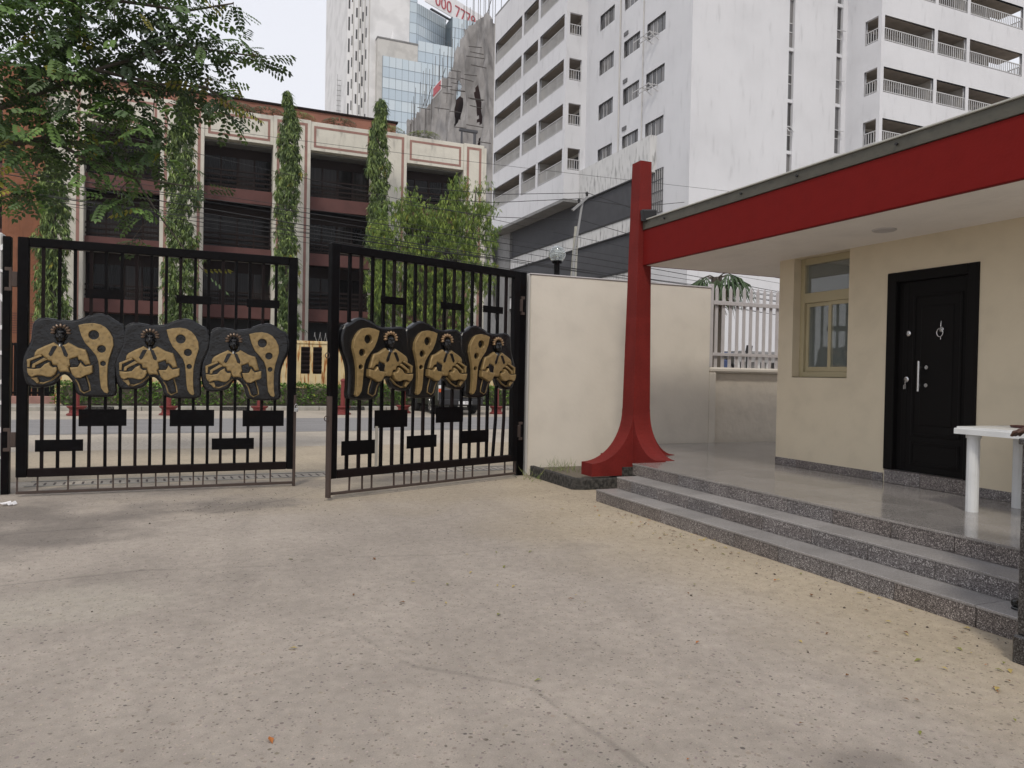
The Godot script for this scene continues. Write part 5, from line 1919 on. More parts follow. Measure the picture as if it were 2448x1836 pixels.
# ------------------------------------------------------------------ far towers and the building site
func build_far() -> void:
	var o := thing("glass_office_tower", "distant white and blue glass office tower with narrow slit windows", "building", Vector3.ZERO)
	var mb := MB.new()
	mb.box(31.28, 0, -175, 39.42, 105, -150)
	part("blank_wall", mb, M.far_white, o)
	mb = MB.new()
	mb.box(29.2, 0, -176, 31.27, 105, -150.3)
	mb.box(26.9, 0, -178, 29.19, 105, -150.6)
	part("slit_wall", mb, M.far_white, o)
	for c in 6:
		for k in 13:
			var x: float = [27.25, 27.85, 28.75, 29.4, 29.9, 30.6][c]
			var w := 0.17 if c % 2 == 0 else 0.11
			var y: float = 48.0 + k * 4.3 + [0.0, 1.6, 3.2, 0.8, 2.4, 3.8][c] * 0.9
			mb = MB.new()
			var zz := -150.6 if x < 29.2 else -150.3
			mb.box(x - w, y, zz - 0.2, x + w, y + (2.7 if c == 0 else 1.9), zz + 0.02)
			part("slit_window", mb, M.pane2, o)
	for x in [28.1, 29.1, 29.65, 30.3, 31.2]:
		mb = MB.new()
		mb.box(x - 0.06, 0, -151, x + 0.06, 105, (-150.45 if x < 29.2 else -150.1))
		part("rib", mb, M.far_grey, o)
	# glass skins: rectangles of panes given by a corner, a direction and the storeys
	var skins := [[Vector3(39.45, 0, -150), Vector3(1, 0, 0), 1.52, 1, 67.0, 19], [Vector3(40.97, 0, -150), Vector3(0.872, 0, -0.489).normalized(), 0.62, 14, 67.0, 5], [Vector3(48.65, 0, -150), Vector3(1, 0, 0), 1.4, 7, 57.2, 9], [Vector3(33.58, 0, -148), Vector3(1, 0, 0), 1.32, 11, 41.4, 11], [Vector3(33.58, 0, -150.2), Vector3(0, 0, 1), 2.1, 1, 41.4, 11], [Vector3(40.9, 0, -148.6), Vector3(1, 0, 0), 1.6, 6, 63.0, 3]]
	var rr := RandomNumberGenerator.new()
	rr.seed = 4
	for s in skins:
		var sk := Node3D.new()
		hang(sk, "glass_front", o)
		var d: Vector3 = s[1]
		var nrm := d.cross(Vector3.UP) * -1.0
		nrm = Vector3(-d.z, 0, d.x)
		if nrm.z < 0 or nrm.x > 0.9: nrm = -nrm
		var fr := MB.new()
		for k in int(s[5]):
			var y: float = s[4] + 2.12 * k
			for i in int(s[3]):
				mb = MB.new()
				var b := Basis(d, Vector3.UP, d.cross(Vector3.UP))
				mb.xbox(Transform3D(b, s[0] + d * (s[2] * (i + 0.5)) + Vector3(0, y + 1.04, 0) - nrm * 0.1), Vector3(s[2] - 0.05, 2.07, 0.15))
				part("pane", mb, M["sky_glass%d" % ((0 if k % 2 else 1) + 2 * (rr.randi() % 2))], sk)
			fr.xbox(Transform3D(Basis(d, Vector3.UP, d.cross(Vector3.UP)), s[0] + d * (s[2] * s[3] / 2.0) + Vector3(0, y, 0) - nrm * 0.12), Vector3(s[2] * s[3], 0.12, 0.22))
		for i in int(s[3]) + 1:
			fr.xbox(Transform3D(Basis(d, Vector3.UP, d.cross(Vector3.UP)), s[0] + d * (s[2] * i) + Vector3(0, s[4] + 1.06 * s[5], 0) - nrm * 0.12), Vector3(0.07, 2.12 * s[5], 0.22))
		part("mullion", fr, M.mullion, sk)
	mb = MB.new()
	mb.box(48.45, 60, -157, 48.64, 76.3, -150)
	part("dark_return", mb, M.dark_glass, o)
	mb = MB.new()
	mb.box(39.5, 40, -172, 40.9, 106, -150.4)
	mb.box(48.7, 40, -172, 58, 76, -150.4)
	mb.box(41, 40, -175, 48.4, 77, -157)
	part("core", mb, M.far_grey, o)
	mb = MB.new()
	mb.rbox(32.55, 0, -165, 40.85, 68.2, -148.4, 0.05)
	mb.rbox(33.65, 0, -160, 47.5, 64.6, -148.15, 0.05)
	part("low_block", mb, M.far_grey, o)
	mb = MB.new()
	mb.box(32.45, 68.2, -165, 40.9, 68.5, -148.3)
	part("low_block_edge", mb, M.concrete, o)
	mb = MB.new()
	mb.lathe([Vector2(0.0, 2.0), Vector2(0.25, 1.0), Vector2(0.55, 0.0)], 8, Transform3D(Basis(), Vector3(35.7, 68.5, -149)))
	part("rooftop_cone", mb, M.far_white, o)
	# banner with the telephone number
	var bd := Vector3(0.872, 0, -0.489).normalized()
	var bt := Transform3D(Basis(bd, Vector3.UP, bd.cross(Vector3.UP)), Vector3(46.62, 76.8, -149.9))
	var bn := thing("phone_banner", "long white rooftop banner with red telephone digits on the glass tower", "banner", Vector3.ZERO)
	mb = MB.new()
	mb.xbox(bt * Transform3D(Basis(), Vector3(4.0, 2.0, 0)), Vector3(19, 4.0, 0.2))
	part("board", mb, M.sign_white, bn)
	mb = MB.new()
	for k in 2:
		mb.xbox(bt * Transform3D(Basis(), Vector3(1.4 + k * 2.6, -0.7, -0.6)), Vector3(0.1, 1.2, 0.1))
	mb.xbox(bt * Transform3D(Basis(), Vector3(2.4, -0.35, -0.7)), Vector3(11, 0.25, 0.5))
	part("support", mb, M.louvre, bn)
	var tm := TextMesh.new()
	tm.text = "000 7779"
	var sf := SystemFont.new()
	sf.font_names = PackedStringArray(["Droid Sans"])
	tm.font = sf
	tm.font_size = 64
	tm.pixel_size = 0.049
	tm.depth = 0.12
	tm.curve_step = 1.0
	var di := put("digits", tm, M.sign_red, bn)
	di.transform = bt * Transform3D(Basis(), Vector3(3.7, 1.65, 0.17))
	# antenna masts
	for k in 3:
		mb = MB.new()
		var x: float = [25.05, 25.35, 25.6][k]
		mb.tube([Vector3(x, 40, -150), Vector3(x, [60.2, 58.4, 57.9][k], -150)], [0.09, 0.04], 5)
		for q in 14:
			mb.box(x - 0.16, 46 + q, -150.05, x + 0.16, 46.08 + q, -149.95)
		tag(part("antenna_mast", mb, M.galv), ["tallest of the three thin antenna masts left of the white tower", "middle one of the three thin antenna masts", "rightmost of the three thin antenna masts, nearest the white tower"][k], "antenna", "antenna masts on the skyline")
	# building under construction wrapped in netting
	o = thing("building_site", "unfinished building wrapped in torn grey scaffold netting behind the office block", "building", Vector3.ZERO)
	mb = MB.new()
	mb.box(27.0, 0, -96.5, 40, 32.8, -77.4)
	mb.box(27.0, 0, -77.4, 40, 34.6, -65.5)
	part("brick_core", mb, M.brick_red, o)
	var nz := FastNoiseLite.new()
	nz.seed = 12
	nz.frequency = 0.16
	nz.fractal_octaves = 4
	var tears := [[-74.2, 29.7, 0.9, 3.2], [-72.3, 31.6, 0.35, 1.3], [-70.2, 28.4, 0.7, 1.9], [-74.3, 24.2, 0.5, 1.5], [-70.0, 24.6, 0.35, 1.3], [-68.2, 32.2, 0.3, 0.9]]
	var top := func(z: float) -> float:
		var y: float = 36.4
		if z < -77.4: y = 34.6 - 0.5 * sin((z + 77) * 0.5)
		if z < -86.0: y = 34.4 - 0.06 * (z + 86) - 0.6 * absf(sin((z + 86) * 0.28))
		if z > -67.4: y = 36.4 - 0.8 * (z + 67.4)
		return y + 0.5 * nz.get_noise_1d(z * 6.0)
	var at := func(i: int, j: int) -> Vector3:
		# runs along the street side, then round the far corner
		var s := i * 0.3
		var z := -63.5 - minf(s, 34.3)
		var x := 25.0 + maxf(0.0, s - 34.3)
		var y: float = (top.call(z)) * j / 110.0
		var d := nz.get_noise_3d(z * 0.7, y * 0.35, 3.0) * 1.2 + 0.35 * nz.get_noise_3d(z * 3.0, y * 0.9, 9.0) + 0.3 * absf(sin(z * 1.25 + 0.05 * y)) + 0.22 * absf(sin(z * 2.9 - 0.12 * y + 2.0 * nz.get_noise_1d(y)))
		return Vector3(x + d, y, z - (0.6 * nz.get_noise_3d(x, y * 0.4, 50.0) if s > 34.3 else 0.0))
	var grid := []
	for i in 151:
		var col := []
		for j in 111: col.append(at.call(i, j))
		grid.append(col)
	var net := MB.new()
	for i in 150:
		for j in range(20, 110):
			var c: Vector3 = (grid[i][j] + grid[i + 1][j + 1]) / 2.0
			var torn := false
			for t in tears:
				if Vector2((c.z - t[0]) / t[2], (c.y - t[1]) / t[3]).length() < 0.85 + 0.3 * nz.get_noise_2d(c.z * 9, c.y * 9): torn = true
			if torn: continue
			var ns := []
			for q in [[i, j], [i + 1, j], [i + 1, j + 1], [i, j + 1]]:
				var a: Vector3 = grid[mini(q[0] + 1, 150)][q[1]] - grid[maxi(q[0] - 1, 0)][q[1]]
				var b: Vector3 = grid[q[0]][mini(q[1] + 1, 110)] - grid[q[0]][maxi(q[1] - 1, 0)]
				ns.append(b.cross(a).normalized() * -1.0)
			net.trin(grid[i][j], grid[i + 1][j], grid[i + 1][j + 1], ns[0], ns[1], ns[2])
			net.trin(grid[i][j], grid[i + 1][j + 1], grid[i][j + 1], ns[0], ns[2], ns[3])
	part("netting", net, M.netting, o)
	mb = MB.new()
	for k in 46:
		var z := -64.5 - k * 0.78 - RN.randf() * 0.5
		if k > 40: z = -97.5
		var x := 25.4 + RN.randf() * 0.5 + (1.0 * (k - 40) if k > 40 else 0.0)
		var y: float = top.call(maxf(z, -97.0))
		var h := RN.randf_range(2.0, 5.0) if z > -90 else RN.randf_range(1.0, 6.0)
		if z > -73 and z < -66: h += 3.0
		var lean := RN.randfn(0, 0.12)
		mb.tube([Vector3(x, y - 3.0, z), Vector3(x, y + h, z + lean * h * 0.4)], [0.034], 4)
		if k % 6 == 0: mb.tube([Vector3(x, y - 0.3, z), Vector3(x + 0.3, y + 1.8, z + 1.3)], [0.045], 4)
	part("scaffold_pole", mb, M.scaffold, o)
	mb = MB.new()
	for k in 90:
		var z := RN.randf_range(-96.5, -65)
		var y := RN.randf_range(13.0, 33.5)
		mb.tube([Vector3(25.3, y, z), Vector3(24.1 - RN.randf() * 0.6, y + RN.randf_range(-0.1, 0.1), z + RN.randf_range(-0.3, 0.3))], [0.045], 4)
	for z in [-97.6, -95.4, -92.3]: mb.tube([Vector3(24.5, 10, z), Vector3(24.6, 33, z)], [0.07], 5)
	part("scaffold_tie", mb, M.scaffold, o)
	var sg := thing("site_sign", "small tilted red notice board with a white border hung on the scaffold netting", "sign", Vector3.ZERO)
	mb = MB.new()
	mb.xbox(Transform3D(Basis(), Vector3(23.9, 32.6, -78.6)), Vector3(0.06, 1.15, 2.9))
	part("border", mb, M.sign_white, sg)
	mb = MB.new()
	mb.xbox(Transform3D(Basis(), Vector3(23.85, 32.6, -78.6)), Vector3(0.06, 0.9, 2.6))
	part("board", mb, M.sign_red, sg)
	# low outbuilding and clutter behind the fence
	o = thing("outbuilding", "low white outbuilding with dark openings seen between the fence pickets", "building", Vector3.ZERO)
	mb = MB.new()
	mb.wall("z", -22.2, -22.0, 18.4, 26.0, 0, 2.52, [[18.5, 18.8, 0, 2.2], [18.95, 19.2, 0, 2.2], [19.45, 19.75, 0, 2.2], [19.95, 20.3, 0, 2.2], [20.5, 21.0, 0.8, 2.1]])
	mb.box(18.4, 0, -25, 26, 2.5, -24.8)
	part("wall", mb, M.far_grey, o)
	mb = MB.new()
	mb.box(18.3, 2.52, -25, 26, 2.6, -21.7)
	part("roof", mb, M.galv, o)
	mb = MB.new()
	mb.xbox(Transform3D(Basis.from_euler(Vector3(0.2, 0.2, 0)), Vector3(13.75, 2.39, -16)), Vector3(0.16, 0.2, 0.1), 0.01)
	mb.tube([Vector3(13.75, 0, -16.08), Vector3(13.75, 2.35, -16.08)], [0.02], 6)
	tag(part("spotlight", mb, M.louvre_dark), "small black spotlight on a thin stake behind the picket fence", "floodlight")
	o = thing("parked_motorcycle", "red and blue parked motorcycle half hidden behind the pickets next to the cream wall", "motorcycle", Vector3(14.4, 0.75, -18.0), 0.4)
	mb = MB.new()
	mb.xbox(Transform3D(Basis(), Vector3(0, 0.0, 0)), Vector3(3.0, 1.5, 0.6), 0.03)
	part("plinth", mb, M.kerb, o)
	for x in [-0.62, 0.62]:
		mb = MB.new()
		var pts := []
		for k in 17:
			pts.append(Vector3(x + 0.26 * cos(k * TAU / 16), 1.05 + 0.26 * sin(k * TAU / 16), 0))
		mb.tube(pts, [0.05], 6, false)
		part("wheel", mb, M.tyre, o)
	mb = MB.new()
	mb.ball(Vector3(-0.25, 1.52, 0), Vector3(0.3, 0.17, 0.14), 10)
	mb.ball(Vector3(-0.6, 1.4, 0), Vector3(0.2, 0.1, 0.1), 8)
	part("tank", mb, M.red_bright, o)
	mb = MB.new()
	mb.rbox(0.0, 1.5, -0.12, 0.65, 1.62, 0.12, 0.04)
	mb.rbox(-0.3, 1.05, -0.12, 0.3, 1.4, 0.12, 0.05)
	part("seat", mb, M.blue_cloth, o)
	mb = MB.new()
	mb.tube([Vector3(-0.45, 1.85, -0.35), Vector3(-0.5, 1.8, 0), Vector3(-0.45, 1.85, 0.35)], [0.02], 6)
	mb.tube([Vector3(-0.5, 1.8, 0), Vector3(-0.66, 1.05, 0)], [0.035], 6)
	part("handlebar", mb, M.steel, o)


# ------------------------------------------------------------------ plants
func leaf_color(dark: Color, light: Color, yellow := 0.02) -> Color:
	var t := RN.randf()
	var c := dark.lerp(light, t * t)
	if RN.randf() < yellow: c = Color(0.26, 0.24, 0.03)
	return c * RN.randf_range(0.8, 1.15)


func pinnate() -> ArrayMesh:
	var mb := MB.new()
	var n := 6
	for i in n:
		var z := 0.05 + 0.32 * i / (n - 1.0)
		var l := 0.095 - 0.02 * absf(i - 2.5) / 2.5
		var dy := -0.16 * z * z * 2.0
		for sg: float in [-1.0, 1.0]:
			var t := Transform3D(Basis.from_euler(Vector3(0.25 + 0.08 * sin(i * 5.0 + sg), sg * 1.08, sg * 0.2)), Vector3(0, dy, z))
			var w := 0.046
			var a := t * Vector3.ZERO
			var e := t * Vector3(0, -0.006, l)
			var p1 := t * Vector3(w * 0.42, 0.006, l * 0.3)
			var p2 := t * Vector3(w * 0.5, 0.006, l * 0.68)
			var q1 := t * Vector3(-w * 0.42, 0.006, l * 0.3)
			var q2 := t * Vector3(-w * 0.5, 0.006, l * 0.68)
			mb.tri(a, e, p2); mb.tri(a, p2, p1)
			mb.tri(a, q2, e); mb.tri(a, q1, q2)
	mb.tri(Vector3(-0.003, 0, 0), Vector3(0.003, 0, 0), Vector3(0, -0.04, 0.38))
	add_blade(mb, Transform3D(Basis(Vector3(1, 0, 0), 0.3), Vector3(0, -0.04, 0.37)), 0.09, 0.046, 0.2)
	return mb.mesh()


func droop_spray(n: int, l: float, w: float, spread: float) -> ArrayMesh:
	var mb := MB.new()
	for i in n:
		var a := TAU * i / n + 0.4 * sin(i * 3.3)
		var down := 0.75 + 0.35 * sin(i * 2.1)
		var t := Transform3D(Basis(Vector3.UP, a) * Basis(Vector3(1, 0, 0), down * spread), Vector3(0, -0.05 * i * l, 0))
		add_blade(mb, t, l * (0.8 + 0.3 * sin(i * 1.7)), w, 0.5, 0.55)
	return mb.mesh()


func build_street_tree() -> void:
	var o := thing("street_tree", "broad dark green tree with feathery compound leaves overhanging from the upper left", "tree", Vector3.ZERO)
	var cl := [[-2.48, 6.34, 0.5], [-2.09, 6.6, 0.62], [-1.63, 6.35, 0.62], [-2.26, 5.79, 0.62], [-1.74, 5.68, 0.62], [-1.16, 6.6, 0.66], [-0.66, 6.35, 0.6], [-0.9, 5.76, 0.6], [-0.22, 6.93, 0.5], [-0.02, 6.54, 0.5], [0.05, 6.06, 0.42], [0.47, 7.25, 0.2], [0.58, 6.69, 0.2], [0.86, 6.5, 0.2], [-2.25, 5.07, 0.66], [-1.73, 5.02, 0.6], [-1.14, 5.04, 0.55], [-0.65, 5.31, 0.45], [0.22, 5.8, 0.32], [0.44, 5.62, 0.24], [-2.41, 4.6, 0.32], [-1.55, 4.57, 0.42], [-0.89, 4.73, 0.36], [-0.52, 4.85, 0.22], [0.01, 4.42, 0.18], [-1.13, 4.08, 0.26], [-0.76, 3.98, 0.22], [-0.91, 3.48, 0.15], [0.08, 3.12, 0.1], [-2.6, 4.1, 0.22], [-2.24, 4.09, 0.24], [-3.1, 5.6, 0.9], [-3.6, 6.8, 1.0], [-2.9, 7.6, 0.9], [-1.6, 7.4, 0.8], [-0.5, 7.5, 0.7], [-4.2, 5.4, 1.0]]
	var mb := MB.new()
	var root := Vector3(-5.2, 0, -13.6)
	var fork := Vector3(-4.7, 3.6, -13.3)
	mb.tube([root, root + Vector3(0.1, 1.6, 0), fork, fork + Vector3(-0.2, 2.0, -0.2)], [0.3, 0.24, 0.2, 0.13], 10)
	part("trunk", mb, M.bark, o)
	var limbs := [[fork, Vector3(-3.6, 4.8, -12.9), Vector3(-2.3, 5.4, -12.6), Vector3(-1.4, 5.9, -12.4), Vector3(-0.3, 6.5, -12.5), Vector3(0.8, 6.54, -12.5)], [fork, Vector3(-3.4, 4.5, -12.8), Vector3(-2.0, 4.85, -12.5), Vector3(-1.38, 4.8, -12.5), Vector3(-0.89, 4.45, -12.5), Vector3(-0.57, 3.93, -12.5), Vector3(-0.18, 3.4, -12.5), Vector3(0.09, 3.1, -12.5)], [fork + Vector3(-0.1, 1.0, 0), Vector3(-3.4, 6.3, -13.1), Vector3(-2.3, 6.9, -12.8), Vector3(-1.2, 7.0, -12.5), Vector3(-0.2, 7.0, -12.4), Vector3(0.45, 7.25, -12.4)], [Vector3(-2.0, 4.85, -12.5), Vector3(-1.4, 4.55, -12.4), Vector3(-0.9, 4.4, -12.4), Vector3(0.0, 4.35, -12.4)], [Vector3(-1.4, 5.9, -12.4), Vector3(-0.6, 5.8, -12.3), Vector3(0.1, 5.9, -12.4), Vector3(0.46, 5.65, -12.4)]]
	for l in limbs:
		mb = MB.new()
		mb.tube(l, [0.075, 0.055, 0.04, 0.026, 0.018, 0.012, 0.01, 0.007] if l.size() > 4 else [0.03, 0.022, 0.015, 0.008], 7)
		part("branch", mb, M.bark, o)
	var twigs := MB.new()
	var xf := []
	var cs := []
	for c in cl:
		var cen := Vector3(c[0], c[1], -12.5)
		var r: float = c[2]
		var n := int(58.0 * r * r / 0.36 * (1.0 if r > 0.3 else 1.7))
		var depth := 1.0 if r > 0.3 else 0.35
		if c[0] < -2.7: n = int(n * 0.5)
		var tone := RN.randf_range(0.6, 1.3)
		# nearest limb point
		var best := Vector3.ZERO
		var bd := 1e9
		for l in limbs:
			for p: Vector3 in l:
				if p.distance_to(cen) < bd:
					bd = p.distance_to(cen); best = p
		twigs.tube([best, best.lerp(cen, 0.6) + Vector3(0, 0.05, 0), cen], [0.012, 0.008, 0.004], 5)
		for i in n:
			var d := Vector3(RN.randfn(0, 1), RN.randfn(0, 1), RN.randfn(0, 1)).normalized() * pow(RN.randf(), 0.45)
			var p := cen + Vector3(d.x * r, d.y * r * 0.85, d.z * depth * maxf(r, 0.3) * 1.5)
			var yaw := atan2(d.x + RN.randfn(0, 0.6), d.z + RN.randfn(0, 0.6))
			var s := RN.randf_range(0.8, 1.3)
			if r < 0.3: s *= 0.9
			xf.append(Transform3D(Basis.from_euler(Vector3(RN.randf_range(-0.25, 0.75), yaw, RN.randfn(0, 0.35))) * Basis.from_scale(Vector3(s, s, s)), p))
			cs.append(leaf_color(Color(0.035, 0.07, 0.02), Color(0.15, 0.25, 0.06), 0.025) * tone)
			if i % 9 == 0: twigs.tube([cen.lerp(p, 0.1), p], [0.006, 0.003], 4)
	part("twig", twigs, M.bark, o)
	many("foliage", pinnate(), M.leaf, xf, cs, o)


func build_masts() -> void:
	var spray := droop_spray(6, 0.28, 0.06, 1.15)
	var data := [[-5.75, 11.0, 0.62, "farthest left, half hidden by the overhanging tree"], [-0.72, 14.2, 0.66, "before the second pillar, its top under the overhanging branches"], [3.95, 15.1, 0.5, "before the third pillar, slim with its top against the sky"], [8.4, 15.45, 0.52, "tallest, at the fourth pillar beside the bushy tree"]]
	for di in 4:
		var d: Array = data[di]
		var o := thing("mast_tree", "narrow weeping green mast tree, " + d[3], "tree", Vector3(d[0], 0, -37.6), 0.0, "narrow weeping trees along the office block")
		var mb := MB.new()
		mb.tube([Vector3(0, 0, 0), Vector3(0.05 * sin(di), d[1] * 0.5, 0), Vector3(0.12 * sin(di * 2.0), d[1] - 0.4, 0)], [0.14, 0.09, 0.02], 7)
		part("trunk", mb, M.bark, o)
		var xf := []
		var cs := []
		var nz := FastNoiseLite.new()
		nz.seed = 40 + di
		nz.frequency = 0.55
		for i in int(3000 * d[1] / 14.0):
			var t := RN.randf()
			var y: float = 0.6 + (d[1] - 0.6) * t
			var top: float = clampf((d[1] - y) / 2.2, 0.0, 1.0)
			var r: float = 1.3 * d[2] * (0.3 + 0.7 * top) * (0.82 + 0.5 * nz.get_noise_1d(y * 1.6)) * (1.1 - 0.2 * t)
			var a := RN.randf() * TAU
			if nz.get_noise_3d(cos(a) * 1.6, y * 1.5, sin(a) * 1.6 + 20.0) > 0.22: continue
			if RN.randf() < 0.06: r *= 1.35
			var rad := r * pow(RN.randf(), 0.5)
			var off := 0.25 * nz.get_noise_1d(y * 0.5 + 60.0)
			var p := Vector3(cos(a) * rad + off, y, sin(a) * rad)
			var s := RN.randf_range(0.75, 1.25)
			xf.append(Transform3D(Basis.from_euler(Vector3(0.35 * sin(a), RN.randf() * TAU, -0.35 * cos(a))) * Basis.from_scale(Vector3(s, s * 1.15, s)), p))
			cs.append(leaf_color(Color(0.055, 0.095, 0.025), Color(0.28, 0.37, 0.11), 0.01))
		many("foliage", spray, M.leaf, xf, cs, o)


func build_bush_tree() -> void:
	var o := thing("weeping_bush_tree", "bright green bushy tree with drooping narrow leaves above the right gate leaf", "tree", Vector3(10.8, 0, -35.4))
	var mb := MB.new()
	mb.tube([Vector3(0, 0, 0), Vector3(-0.2, 3, 0), Vector3(-1.0, 6.5, 0.1), Vector3(-1.3, 10, 0)], [0.2, 0.16, 0.1, 0.03], 8)
	part("trunk", mb, M.bark, o)
	mb = MB.new()
	mb.tube([Vector3(-0.1, 2.2, 0), Vector3(1.0, 5.5, -0.1), Vector3(1.9, 8.5, 0), Vector3(2.1, 11, 0)], [0.14, 0.1, 0.07, 0.02], 7)
	part("trunk", mb, M.bark, o)
	var lobes := [[-1.4, 9.6, 0.85, 1.0], [-2.2, 9.0, 0.7, 0.9], [-0.7, 9.2, 0.8, 0.8], [-2.5, 7.8, 0.75, 0.9], [-1.2, 7.9, 1.3, 1.2], [0.1, 8.0, 0.9, 0.9], [1.5, 9.9, 1.0, 1.1], [2.3, 10.9, 0.65, 0.8], [1.1, 11.0, 0.5, 0.5], [2.5, 9.6, 0.6, 1.2], [1.2, 8.4, 1.1, 1.2], [2.1, 8.0, 0.7, 1.0], [-2.4, 6.5, 0.85, 0.9], [-0.9, 6.5, 1.3, 1.1], [0.8, 6.7, 1.2, 1.0], [2.2, 6.9, 0.95, 0.9], [2.5, 6.2, 0.6, 0.7], [-1.8, 5.0, 1.0, 1.1], [0.0, 5.0, 1.2, 1.1], [1.5, 5.2, 1.0, 1.0], [0.2, 9.1, 0.6, 0.7], [0.5, 9.9, 0.4, 0.5], [-2.9, 8.4, 0.5, 0.6], [-2.8, 5.6, 0.6, 0.9], [2.9, 8.6, 0.4, 0.9], [-1.5, 3.6, 0.9, 1.0], [0.3, 3.6, 1.0, 1.0], [1.4, 3.8, 0.7, 0.9]]
	var xf := []
	var cs := []
	var nz := FastNoiseLite.new()
	nz.seed = 6
	nz.frequency = 0.4
	for l in lobes:
		var n := int(430 * l[2] * l[3])
		for i in n:
			var d := Vector3(RN.randfn(0, 1), RN.randfn(0, 1), RN.randfn(0, 1)).normalized() * pow(RN.randf(), 0.45) * (1.35 if RN.randf() < 0.22 else 1.0)
			var p := Vector3(l[0] + d.x * l[2], l[1] + d.y * l[3], d.z * 1.0)
			if nz.get_noise_3d(p.x * 1.7, p.y * 1.7, p.z) > 0.24: continue
			var s := RN.randf_range(0.7, 1.25)
			xf.append(Transform3D(Basis.from_euler(Vector3(d.z * 0.4, RN.randf() * TAU, -d.x * 0.5)) * Basis.from_scale(Vector3(s, s * 1.2, s)), p))
			cs.append(leaf_color(Color(0.075, 0.135, 0.018), Color(0.33, 0.42, 0.08), 0.02))
	many("foliage", droop_spray(6, 0.23, 0.034, 1.2), M.leaf, xf, cs, o)


func build_hedge() -> void:
	var o := thing("clipped_hedge", "low clipped green hedge along the far pavement in front of the cream boundary wall", "hedge", Vector3.ZERO)
	var mb := MB.new()
	mb.rbox(-4.5, 0.14, -31.6, 13.7, 0.85, -30.95, 0.1)
	part("inner_stems", mb, M.soil, o)
	var xf := []
	var cs := []
	for i in 11000:
		var x := RN.randf_range(-4.75, 13.9)
		var f := RN.randf()
		var top := 0.95 + 0.05 * sin(x * 2.1) + 0.03 * sin(x * 7.0)
		var p := Vector3(x, RN.randf_range(0.2, top), -30.88 + RN.randf_range(-0.1, 0.06)) if f < 0.6 else Vector3(x, top + RN.randf_range(-0.1, 0.05), RN.randf_range(-31.7, -30.85))
		xf.append(Transform3D(Basis.from_euler(Vector3(RN.randf_range(-1.2, 0.6), RN.randf() * TAU, RN.randf_range(-0.6, 0.6))), p))
		cs.append(leaf_color(Color(0.05, 0.11, 0.015), Color(0.2, 0.34, 0.05), 0.01))
	many("foliage", blade(0.12, 0.07, 0.3), M.leaf, xf, cs, o)


func fan_leaf(n: int, l: float, droop: float) -> ArrayMesh:
	var mb := MB.new()
	for i in n:
		var a := lerpf(-1.9, 1.9, float(i) / (n - 1))
		var t := Transform3D(Basis(Vector3.UP, a) * Basis(Vector3(1, 0, 0), droop * (0.35 + 0.3 * absf(a) / 1.9)), Vector3.ZERO)
		add_blade(mb, t, l * (1.0 - 0.18 * absf(a) / 1.9), l * 0.06, 0.6, 1.5)
	return mb.mesh()


func build_palm() -> void:
	var o := thing("fan_palm", "fan palm with green fronds and hanging brown dead fronds behind the white fence", "palm", Vector3(11.2, 0, -14.2))
	var mb := MB.new()
	mb.tube([Vector3(0, 0, 0), Vector3(0.04, 2, 0), Vector3(0, 3.95, 0)], [0.17, 0.14, 0.13], 10)
	part("trunk", mb, M.bark, o)
	var xf := []
	var cs := []
	for i in 16:
		var a := TAU * i / 16.0 + RN.randf() * 0.3
		var tilt := RN.randf_range(-0.25, 0.3)
		var dead := i % 3 == 1
		if dead: tilt = RN.randf_range(0.9, 1.3)
		var b := Basis(Vector3.UP, a) * Basis(Vector3(1, 0, 0), tilt)
		var stem := b * Vector3(0, 0, 0.42 if not dead else 0.22)
		mb = MB.new()
		mb.tube([Vector3(0, 3.92, 0), Vector3(0, 3.93, 0) + stem * 0.6 + Vector3(0, 0.04, 0), Vector3(0, 3.92, 0) + stem], [0.018, 0.014, 0.01], 5)
		part("stalk", mb, M.bark, o)
		xf.append(Transform3D(b * Basis.from_scale(Vector3.ONE * RN.randf_range(0.85, 1.1)), Vector3(0, 3.92, 0) + stem))
		cs.append(Color(0.12, 0.075, 0.045) * RN.randf_range(0.8, 1.3) if dead else leaf_color(Color(0.02, 0.045, 0.016), Color(0.06, 0.10, 0.03), 0.0))
	for i in 16:
		var m := MB.new()
		var f := fan_leaf(15, 0.72, 0.6)
		var leaf := put("frond", f, M.litter, o)
		leaf.transform = xf[i]
		var sm: StandardMaterial3D = M["frond_dead"] if i % 3 == 1 else M["frond_green"]
		leaf.material_override = sm
	# little palms on the parapet
	var xs := [1.75, 3.2, 4.75, 6.9, 9.5, 11.6]
	var ws := ["behind the second parapet panel from the left", "dark, just left of the slim mast tree", "just right of the slim mast tree", "on the middle of the long brown penthouse", "yellowish, just right of the tallest mast tree", "in front of the scaffold netting"]
	for i in 6:
		var q := thing("roof_palm", "small feathery palm on the roof edge, " + ws[i], "potted palm", Vector3(xs[i], 14.55, -40.62), i * 1.1, "small palms on the office roof")
		mb = MB.new()
		for k in 11:
			var a := TAU * k / 11.0
			for s in 7:
				var d := 0.16 + 0.11 * s
				for sg: float in [-1.0, 1.0]:
					var t := Transform3D(Basis(Vector3.UP, a), Vector3.ZERO) * Transform3D(Basis(Vector3(1, 0, 0), -0.7 + 0.2 * s) * Basis(Vector3.UP, sg * 0.8), Vector3(0, 0.25 + 0.75 * d - 0.75 * d * d, d))
					add_blade(mb, t, 0.34, 0.045, 0.4, 0.7)
		part("fronds", mb, M["frond_green"] if i in [0, 1, 3] else M["frond_light"], q)
		mb = MB.new()
		mb.lathe([Vector2(0.0, -1.0), Vector2(0.2, -1.0), Vector2(0.26, 0.1), Vector2(0.0, 0.1)], 10)
		part("pot", mb, M.pent_brown, q)


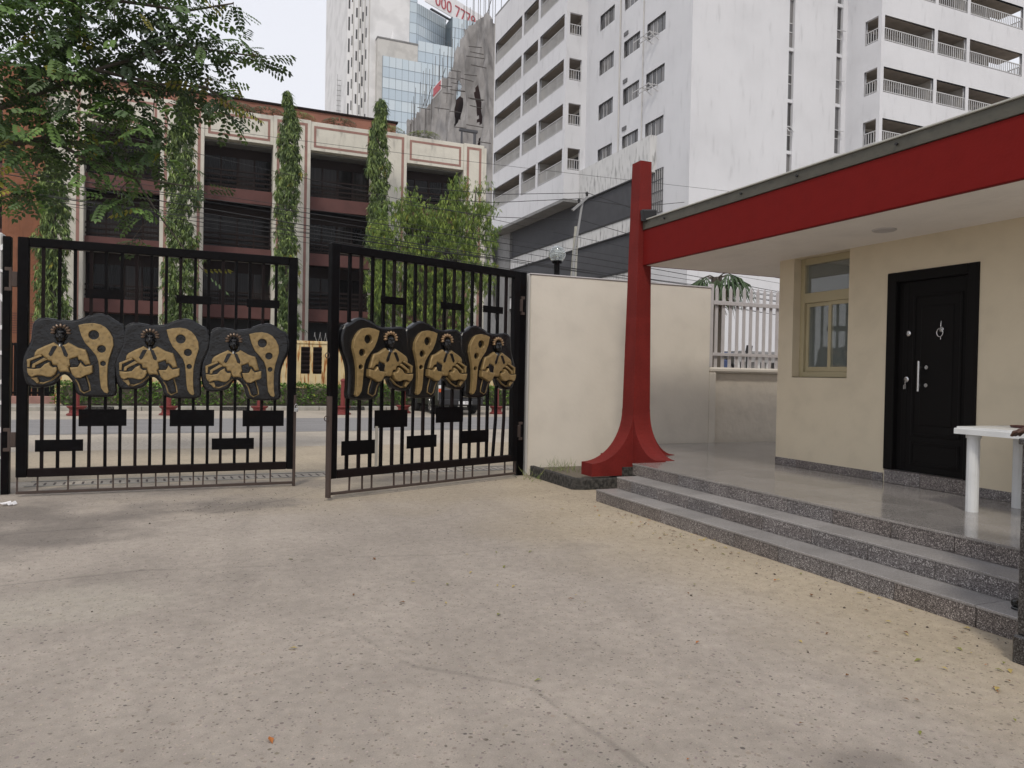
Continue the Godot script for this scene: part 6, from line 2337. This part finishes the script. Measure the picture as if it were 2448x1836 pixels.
# ------------------------------------------------------------------
func _ready() -> void:
	RN.seed = 20240
	var cam := Camera3D.new()
	cam.name = "camera"
	cam.position = Vector3(0, 1.6, 0)
	cam.rotation_degrees = Vector3(-0.792, -23.044, 1.0988)
	cam.fov = 54.67
	cam.far = 900.0
	cam.current = true
	add_child(cam)
	var we := WorldEnvironment.new()
	we.name = "environment"
	var env := Environment.new()
	env.background_mode = Environment.BG_SKY
	env.tonemap_mode = Environment.TONE_MAPPER_LINEAR
	env.tonemap_exposure = 1.15
	env.sdfgi_enabled = true
	env.ssao_enabled = true
	env.ssil_enabled = true
	var sky := ProceduralSkyMaterial.new()
	sky.sky_top_color = lin(0.73, 0.75, 0.825)
	sky.sky_horizon_color = lin(0.86, 0.865, 0.89)
	sky.sky_curve = 0.25
	sky.ground_bottom_color = lin(0.25, 0.23, 0.2)
	sky.ground_horizon_color = lin(0.5, 0.49, 0.47)
	sky.sky_cover = ramp_noise(90, 0.008, 4, [[0.0, Color(0, 0, 0)], [0.45, Color(0.02, 0.02, 0.02)], [1.0, Color(0.42, 0.42, 0.43)]], 1024)
	sky.sky_cover_modulate = Color(1, 1, 1, 0.8)
	env.sky = Sky.new()
	env.sky.sky_material = sky
	env.fog_enabled = true
	env.fog_density = 0.0003
	env.fog_light_color = lin(0.74, 0.76, 0.82)
	we.environment = env
	add_child(we)
	var sun := DirectionalLight3D.new()
	sun.name = "sun"
	sun.light_energy = 0.5
	sun.light_angular_distance = 10.0
	sun.light_color = Color(1.0, 0.97, 0.92)
	sun.shadow_enabled = true
	sun.rotation_degrees = Vector3(-50, -30, 0)
	add_child(sun)

	make_materials()
	mat("frond_green", lin(0.04, 0.075, 0.024), 0.55)
	mat("frond_light", lin(0.13, 0.17, 0.03), 0.55)
	mat("frond_dead", lin(0.14, 0.095, 0.06), 0.8)
	build_ground()
	build_guardhouse()
	build_walls()
	build_pale_building()
	build_apartments()
	build_far()
	build_gate()
	build_pylon()
	build_street_furniture()
	build_car()
	build_hedge()
	build_masts()
	build_bush_tree()
	build_street_tree()
	build_palm()
	build_person()
